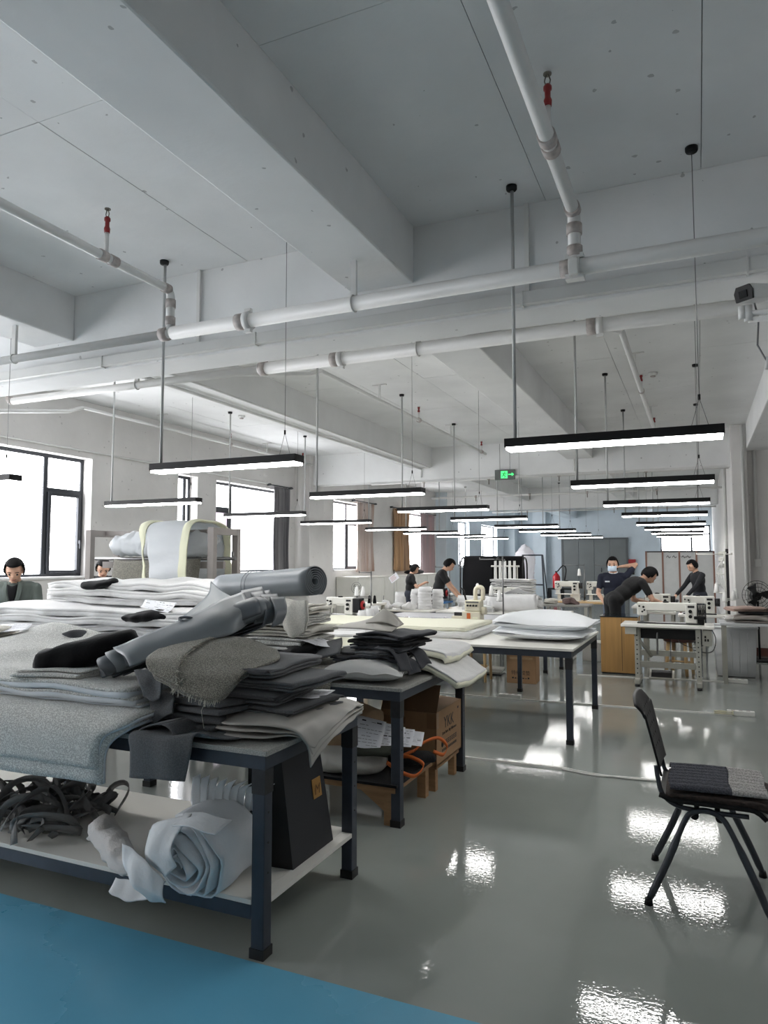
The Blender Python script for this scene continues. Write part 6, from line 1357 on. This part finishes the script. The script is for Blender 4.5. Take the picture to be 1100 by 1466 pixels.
# wooden table with a small roll
sew_table('plywood edged table with the small white wadding roll', -4.0, -3.1, 11.85, 12.5, .79, M_TOPW, legs='S', pedal=False, edge=M_PLY)
o = thing('fabric_roll', 'small white wadding roll with grey edge on plywood edged table', 'fabric', (-3.6, 12.1, .79)); q = MB(); spiral_roll(q, (-.30, -.1, .11), (.25, .1, .11), .02, .105, 4, .010, nl=14, amp=.006, seed=8, stagger=.03); q.build('rolled_fabric', M_BATT, o)
# blue table station, bin
sew_table('bright blue sewing table of the red wheel machine', -5.3, -4.6, 13.4, 13.9, .79, M_TBLUE, legs='S', pedal=False)
machine('white sewing machine with black motor and red wheel on blue table', (-4.98, 13.65, .792), 0, L=.44)
o = thing('laundry_bin', 'white bin of crumpled white fabric in front of blue table', 'bin', (-4.72, 12.6, 0)); MB().box((-.2, -.18, 0), (.2, .18, .62)).build('tub', M_MW, o, bevel=.02); lump('crumpled_fabric', [(-.14, 0, .64), (0, 0, .68), (.14, 0, .64)], [.12, .16, .12], M_BATT, o, flat=.6, amp=.03, seed=3)
thread_stand('thread stand with white cones beside the red wheel machine on blue table', (-4.62, 13.75, .792), .7, [(.68, math.pi, .3)], [(-.12, -.05, .36), (.0, -.1, .36)], 'white thread cone on the %s of the blue table stand')
machine('white sewing machine in front of the standing person in black shirt', (-3.35, 13.3, .83), 0, L=.5, motor='')
sew_table('white sewing table in front of the standing person in black shirt', -3.75, -2.95, 13.1, 13.55, .83, M_TOPW, legs='S', pedal=False)
folded('folded_sheet', M_BATT, 'folded white sheets between the two people in black', 'fabric', (-4.95, 14.1, .80), .7, .4, .14, 5, seed=19, amp=.006)
sew_table('white table carrying folded sheets between the two people in black', -5.4, -4.5, 13.93, 14.5, .79, M_TOPW, legs='S', pedal=False)
# grey table with stacked white collars
worktable('grey edged table piled with stacked white collars', -5.05, -3.98, 10.85, 11.7, .79, M_TOPW, ncols=2, leg=.05, group=None)
rng = random.Random(3); ci = 0
for (x, y, n, r) in ((-4.72, 11.35, 5, .085), (-4.45, 11.4, 6, .085), (-4.22, 11.25, 7, .12), (-4.08, 11.5, 6, .10)):
    zz = .792; ci += 1
    for k in range(n):
        t = .05; c = MB(); prof = [(r * .98, 0), (r, .004), (r * .86, .075), (r * .80, .075), (r * .9, .006), (r * .9, 0)]
        c.lathe(prof, 22); ob = c.build('collar', M_BATT, None, (x + rng.uniform(-.008, .008), y, zz)); zz += t
        tag(ob, 'white collar, %s from the base of the %s stack' % (ORD[k], ['slim sign card side', 'tall slim middle', 'widest', 'rear corner'][ci - 1]), 'collar', 'white collars nested in stacks')
for k, (x, y) in enumerate(((-4.85, 11.05), (-4.62, 11.02), (-4.4, 11.0))):
    tag(lump('white_scraps', [(x - .1, y, .83), (x, y, .86), (x + .1, y, .83)], [.07, .09, .07], M_BATT, flat=.7, amp=.025, seed=50 + k, freq=5), ['crumpled white cloth at the table corner below the sign card', 'crumpled white cloth between two others on the collar table', 'crumpled white cloth before the widest collar stack'][k], 'fabric')
o = thing('sign_card', 'tilted white card with printed lines clipped on a thin pole', 'sign', (-4.78, 11.25, .79)); MB().cyl((0, 0, 0), (0, 0, .62), .004).build('pole', M_WIRE, o)
Ms = Matrix.Translation((0, -.01, .52)) @ Matrix.Rotation(-.6, 4, 'Y'); MB().box((-.085, -.002, -.055), (.085, .002, .055), Ms).build('card', M_PAPER, o)
q = MB(); [q.box((-.07, -.0035, .03 - k * .022), (.05 - .02 * (k % 2), -.0021, .037 - k * .022), Ms) for k in range(4)]; q.build('print', M_LIP, o)['kind'] = 'stuff'
MB().box((-.008, -.006, .58), (.008, .006, .66)).build('clip', M_BLACK, o)
# station with black motor and red wheel by the grey roll
sew_table('plywood sewing table by the pale leather roll', -5.35, -4.35, 9.3, 9.95, .78, M_TOPW, legs='W', pedal=False, edge=M_PLY)
machine('white sewing machine with black motor and red wheel near pale leather roll', (-4.95, 9.62, .782), 0, L=.48)
thread_stand('steel thread stand with a flat arm near pale leather roll', (-4.52, 9.75, .782), .66, [(.64, math.pi, .2), (.26, math.pi, .25)], [(-.16, .05, .28), (-.28, .08, .28)], 'white thread cone on the %s of the flat arm stand')
for k, (x, y) in enumerate(((-4.44, 9.7), (-4.44, 9.53), (-4.55, 9.5))):
    tag(MB().lathe([(.07, 0), (.075, .004), (.055, .15 - .03 * k), (.05, .15 - .03 * k), (.06, .006), (.06, 0)], 20).build('collar', M_BATT, None, (x, y, .782)), ['tall white collar standing by the flat arm thread stand', 'middle white collar beside the flat arm thread stand', 'shortest white collar beside the red wheel machine'][k], 'collar')
o = thing('table_fan', 'small grey desk fan behind the flat arm thread stand', 'fan', (-5.12, 10.5, .92)); MB().cyl((0, 0, 0), (0, 0, .02), .08).build('base', M_BLACK, o); MB().cyl((0, 0, .02), (0, 0, .18), .012).build('neck', M_BLACK, o)
for r in (.03, .06, .09): MB().tube([(r * math.cos(t), -.03, .24 + r * math.sin(t)) for t in np.linspace(0, 6.283, 24)], .004, 5).build('guard_ring', M_WIRE, o)
for k in range(3): t = k * 2.09; MB().slab(patch([[(.01, -.02, .24), (.08 * math.cos(t), -.02, .24 + .08 * math.sin(t))], [(.01, -.01, .24), (.08 * math.cos(t + .8), .0, .24 + .08 * math.sin(t + .8))]], 6, 6), .003).build('blade', M_GREYM, o)
MB().cyl((0, 0, .24), (0, .08, .24), .03).build('motor', M_GREYM, o)
o = sew_table('white table carrying the small grey desk fan and black cones', -5.5, -4.7, 10.2, 10.75, .92, M_TOPW, legs='S', pedal=False)
for k, x in enumerate((-4.85, -4.76)): tag(MB().lathe([(.0, 0), (.03, 0), (.032, .006), (.018, .12), (.010, .122), (0, .13)], 16).build('thread_cone', M_VELV, None, (x, 10.4, .922)), ['black thread cone nearer the small desk fan', 'black thread cone nearer the sign card'][k], 'thread cone', 'black thread cones')
for k, (x, y) in enumerate(((-4.25, 8.85), (-4.15, 9.0))): pass
o = thing('stool', 'low plywood stool under the collars table', 'stool', (-4.5, 10.6, 0)); MB().box((-.17, -.14, .70), (.17, .14, .73)).build('seat', M_PLY, o)
for x in (-.13, .13):
    for y in (-.1, .1): MB().box((x - .02, y - .02, 0), (x + .02, y + .02, .70)).build('leg', M_PLY, o)
# stack of white sheets, garment racks, hanging form
sew_table('white table carrying the tall stack of folded white sheets', -4.15, -3.05, 14.6, 15.3, .79, M_TOPW, legs='S', pedal=False)
for k in range(7): folded('folded_sheet', M_BATT, 'folded white sheet, %s from the bottom of the tall stack before garment racks' % ORD[k], 'fabric', (-3.6, 14.95, .792 + k * .062), .85, .5, .058, 2, rz=.03 * (k % 3), seed=120 + k, amp=.006, group='white sheets in the tall stack')
def rack(label, x, y, w, h, dep=.5):
    o = thing('garment_rack', label, 'rack', (x, y, 0))
    for s in (-1, 1):
        pts = [(s * w, -dep / 2, 0), (s * w, -dep / 2, h * .85)] + [(s * w, -dep / 2 * math.cos(t), h * .85 + h * .15 * math.sin(t)) for t in np.linspace(0, math.pi, 10)] + [(s * w, dep / 2, 0)]
        MB().tube(pts, .02, 8).build('end_frame', M_DKMET, o)
    MB().cyl((-w, 0, h), (w, 0, h), .02).build('rail', M_DKMET, o)
    G = patch([[(-w + .05, -.22, .5), (0, -.24, .5), (w - .05, -.22, .5)], [(-w + .05, -.2, h * .8), (0, -.22, h * .8), (w - .05, -.2, h * .8)], [(-w + .05, 0, h + .04), (0, 0, h + .04), (w - .05, 0, h + .04)], [(-w + .05, .2, h * .8), (0, .22, h * .8), (w - .05, .2, h * .8)], [(-w + .05, .22, .5), (0, .22, .5), (w - .05, .22, .5)]], 24, 20)
    MB().slab(G, .02).build('black_cover', M_FELTD if x < -5.3 else M_VELV, o)
p = atY(688, 810, 17.5); rack('steel garment rack under a navy black cover, nearer the windows', p.x, 17.5, .45, 1.68)
p = atY(722, 810, 18.4); rack('steel garment rack under a black cover, beside the hanging white form', p.x, 18.4, .55, 1.68)
p = atY(722, 815, 15.9); o = thing('cone_rack', 'rack of tall white thread tubes above the folded sheets stack', 'rack', (p.x, 15.9, 0)); MB().cyl((-.3, 0, 1.48), (.35, 0, 1.48), .02).build('guide_bar', M_MW, o); MB().cyl((.3, 0, 0), (.3, 0, 1.5), .015).build('pole', M_GREYM, o); MB().box((-.3, -.1, 1.16), (.35, .1, 1.18)).build('shelf', M_GREYM, o)
MB().cyl((.0, 0, 0), (.0, 0, 1.16), .015).build('pole', M_GREYM, o)
for k in range(5): tag(MB().lathe([(0, 0), (.036, 0), (.036, .01), (.028, .42), (0, .42)], 16).build('thread_tube', M_CONE, None, (p.x - .2 + .11 * k, 15.9, 1.181)), 'tall white thread tube standing %s on the tube rack counted from the window side' % ORD[k], 'thread tube', 'white thread tubes on the rack')
p = atY(752, 810, 22.0); o = thing('hanging_garment', 'white shirt on a tall stand beside the grey steel frame', 'garment', (p.x, 22.0, 0))
lump('shirt', [(0, 0, .75), (0, 0, 1.3), (0, 0, 1.8), (0, 0, 2.12)], [.25, .28, .30, .05], mat('white_shirt', (222, 222, 230), .8, bump=.4, bscale=14, bdist=.02), o, flat=.5, amp=.02, seed=3); MB().cyl((0, 0, 0), (0, 0, .85), .02).cyl((0, 0, 0), (0, 0, .03), .2, n=20).build('stand', M_DKMET, o)
q = thing('steel_frame', 'grey steel A frame standing beside the hanging white shirt', 'frame', (p.x + .45, 21.0, 0))
for s, x in ((-1, -.28), (1, .28)): MB().tube([(x * 1.25, 0, 0), (x, 0, 1.78)], .025, 8).build('leg', M_STEEL, q)
for z in (.9, 1.77): MB().cyl((-.3, 0, z), (.3, 0, z), .02).build('rail', M_STEEL, q)
MB().cyl((-.3, .0, 1.77), (-.3, .55, 1.77), .015).build('hook_rail', M_STEEL, q)
for s in (-.3, .3): MB().tube([(s, 0, 1.77), (s * 1.2, .6, 0)], .02, 8).build('back_leg', M_STEEL, q)
# long white cabinets along the window wall
for k in range(4):
    y0 = 15.5 + k * 1.6; o = thing('wall_cabinet', ['white wall cabinet below the striped curtain window', 'white wall cabinet second in the row below the windows', 'white wall cabinet below the tan curtain', 'white wall cabinet last in the row below the windows'][k], 'cabinet', (XL + .32, y0 + .8, 0), group='white cabinets along the window wall')
    MB().box((-.3, -.795, .05), (.28, .795, 1.18)).build('body', M_MW, o); MB().box((-.31, -.8, 1.18), (.30, .8, 1.21)).build('top', M_TOPW, o)
    for j in (-.4, .4): d = MB().box((.281, j - .385, .07), (.297, j + .385, 1.16)).build('door', M_MW, o, bevel=.004); MB().cyl((.31, j + .3, .55), (.31, j + .3, .70), .008).build('handle', M_WIRE, d)
tag(lump('black_bag', [(XL + .4, 19.2, 1.27), (XL + .4, 19.8, 1.27), (XL + .4, 20.3, 1.27)], [.12, .16, .12], M_VELV, flat=.4, amp=.01, seed=4), 'flat black bag lying on the white cabinet below the tan curtain', 'bag')
# fire gear by the far wall
p = atY(797, 835, 31.4); o = thing('fire_extinguisher', 'red fire extinguisher standing on a black crate by pale blue wall', 'extinguisher', (p.x, 31.4, .42)); MB().lathe([(0, 0), (.15, 0), (.16, .03), (.16, .5), (.10, .6), (.05, .64), (.05, .68), (0, .68)], 20).build('cylinder', mat('extinguisher_red', (176, 24, 34), .35), o)
MB().box((-.03, -.1, .68), (.03, .1, .74)).build('valve', M_BLACK, o); MB().tube(crom([(.05, 0, .72), (.3, 0, .98), (.42, 0, .8), (.35, 0, .3)], 20).tolist(), .025, 8).build('hose', M_BLACK, o)
o = thing('crate', 'low black crate holding the red fire extinguisher', 'crate', (p.x + .25, 31.4, 0)); MB().box((-.6, -.2, .36), (.6, .2, .42)).build('top', M_BLACK, o)
for x in (-.55, 0, .55): MB().box((x - .05, -.18, 0), (x + .05, .18, .36)).build('block', M_BLACK, o)
p = atY(905, 806, YF - .03); o = thing('hydrant_sign', 'red fire hydrant box with sign on pale blue far wall', 'sign', (p.x, YF - .04, p.z)); MB().box((-.16, -.04, -.02), (.16, .035, .16)).build('sign_plate', M_REDW, o); MB().box((-.12, -.045, -.5), (.10, .035, -.08)).build('box', M_DKMET, o); MB().box((-.1, -.05, -.3), (.06, -.046, -.14)).build('glass', M_REDW, o)

# boxes, stool and pedal glimpsed below the tables
for k, (px, py, c) in enumerate(((806, 946, (214, 212, 206)), (846, 948, (226, 224, 220)))):
    p = atZ(px, py, 0); o = thing('storage_box', ['white lidded storage box on the floor near the small carton', 'white lidded storage box beside its twin under the far tables'][k], 'box', (p.x, p.y + .3, 0))
    MB().box((-.14, -.2, 0), (.14, .2, .27)).build('body', mat('box_white_%d' % k, c, .5), o, bevel=.008); MB().box((-.15, -.21, .27), (.15, .21, .30)).build('lid', M_MW, o, bevel=.006)
p = atZ(680, 976, 0); o = thing('stool', 'plywood stool with crossed legs under the large white table', 'stool', (p.x, p.y + .15, 0)); MB().box((-.16, -.16, .44), (.16, .16, .47)).build('seat', M_PLY, o)
for x in (-.13, .13):
    for y in (-.13, .13): MB().cyl((x * 1.1, y * 1.1, 0), (x, y, .44), .018, .022, 8).build('leg', M_PLY, o)
MB().box((-.13, -.01, .18), (.13, .01, .21)).build('stretcher', M_PLY, o)
p = atZ(706, 965, 0); o = thing('foot_pedal', 'dark ribbed foot pedal on the floor beside the small carton', 'pedal', (p.x, p.y, 0)); MB().box((-.15, -.12, 0), (.15, .12, .02)).build('base', M_DKMET, o); MB().box((-.14, -.12, -.01), (.14, .12, .01), Matrix.Translation((0, 0, .06)) @ Matrix.Rotation(.2, 4, 'X')).build('plate', M_GREYM, o)
for s in (-.1, .1): MB().cyl((s, .08, .02), (s, .08, .075), .01).build('hinge', M_DKMET, o)
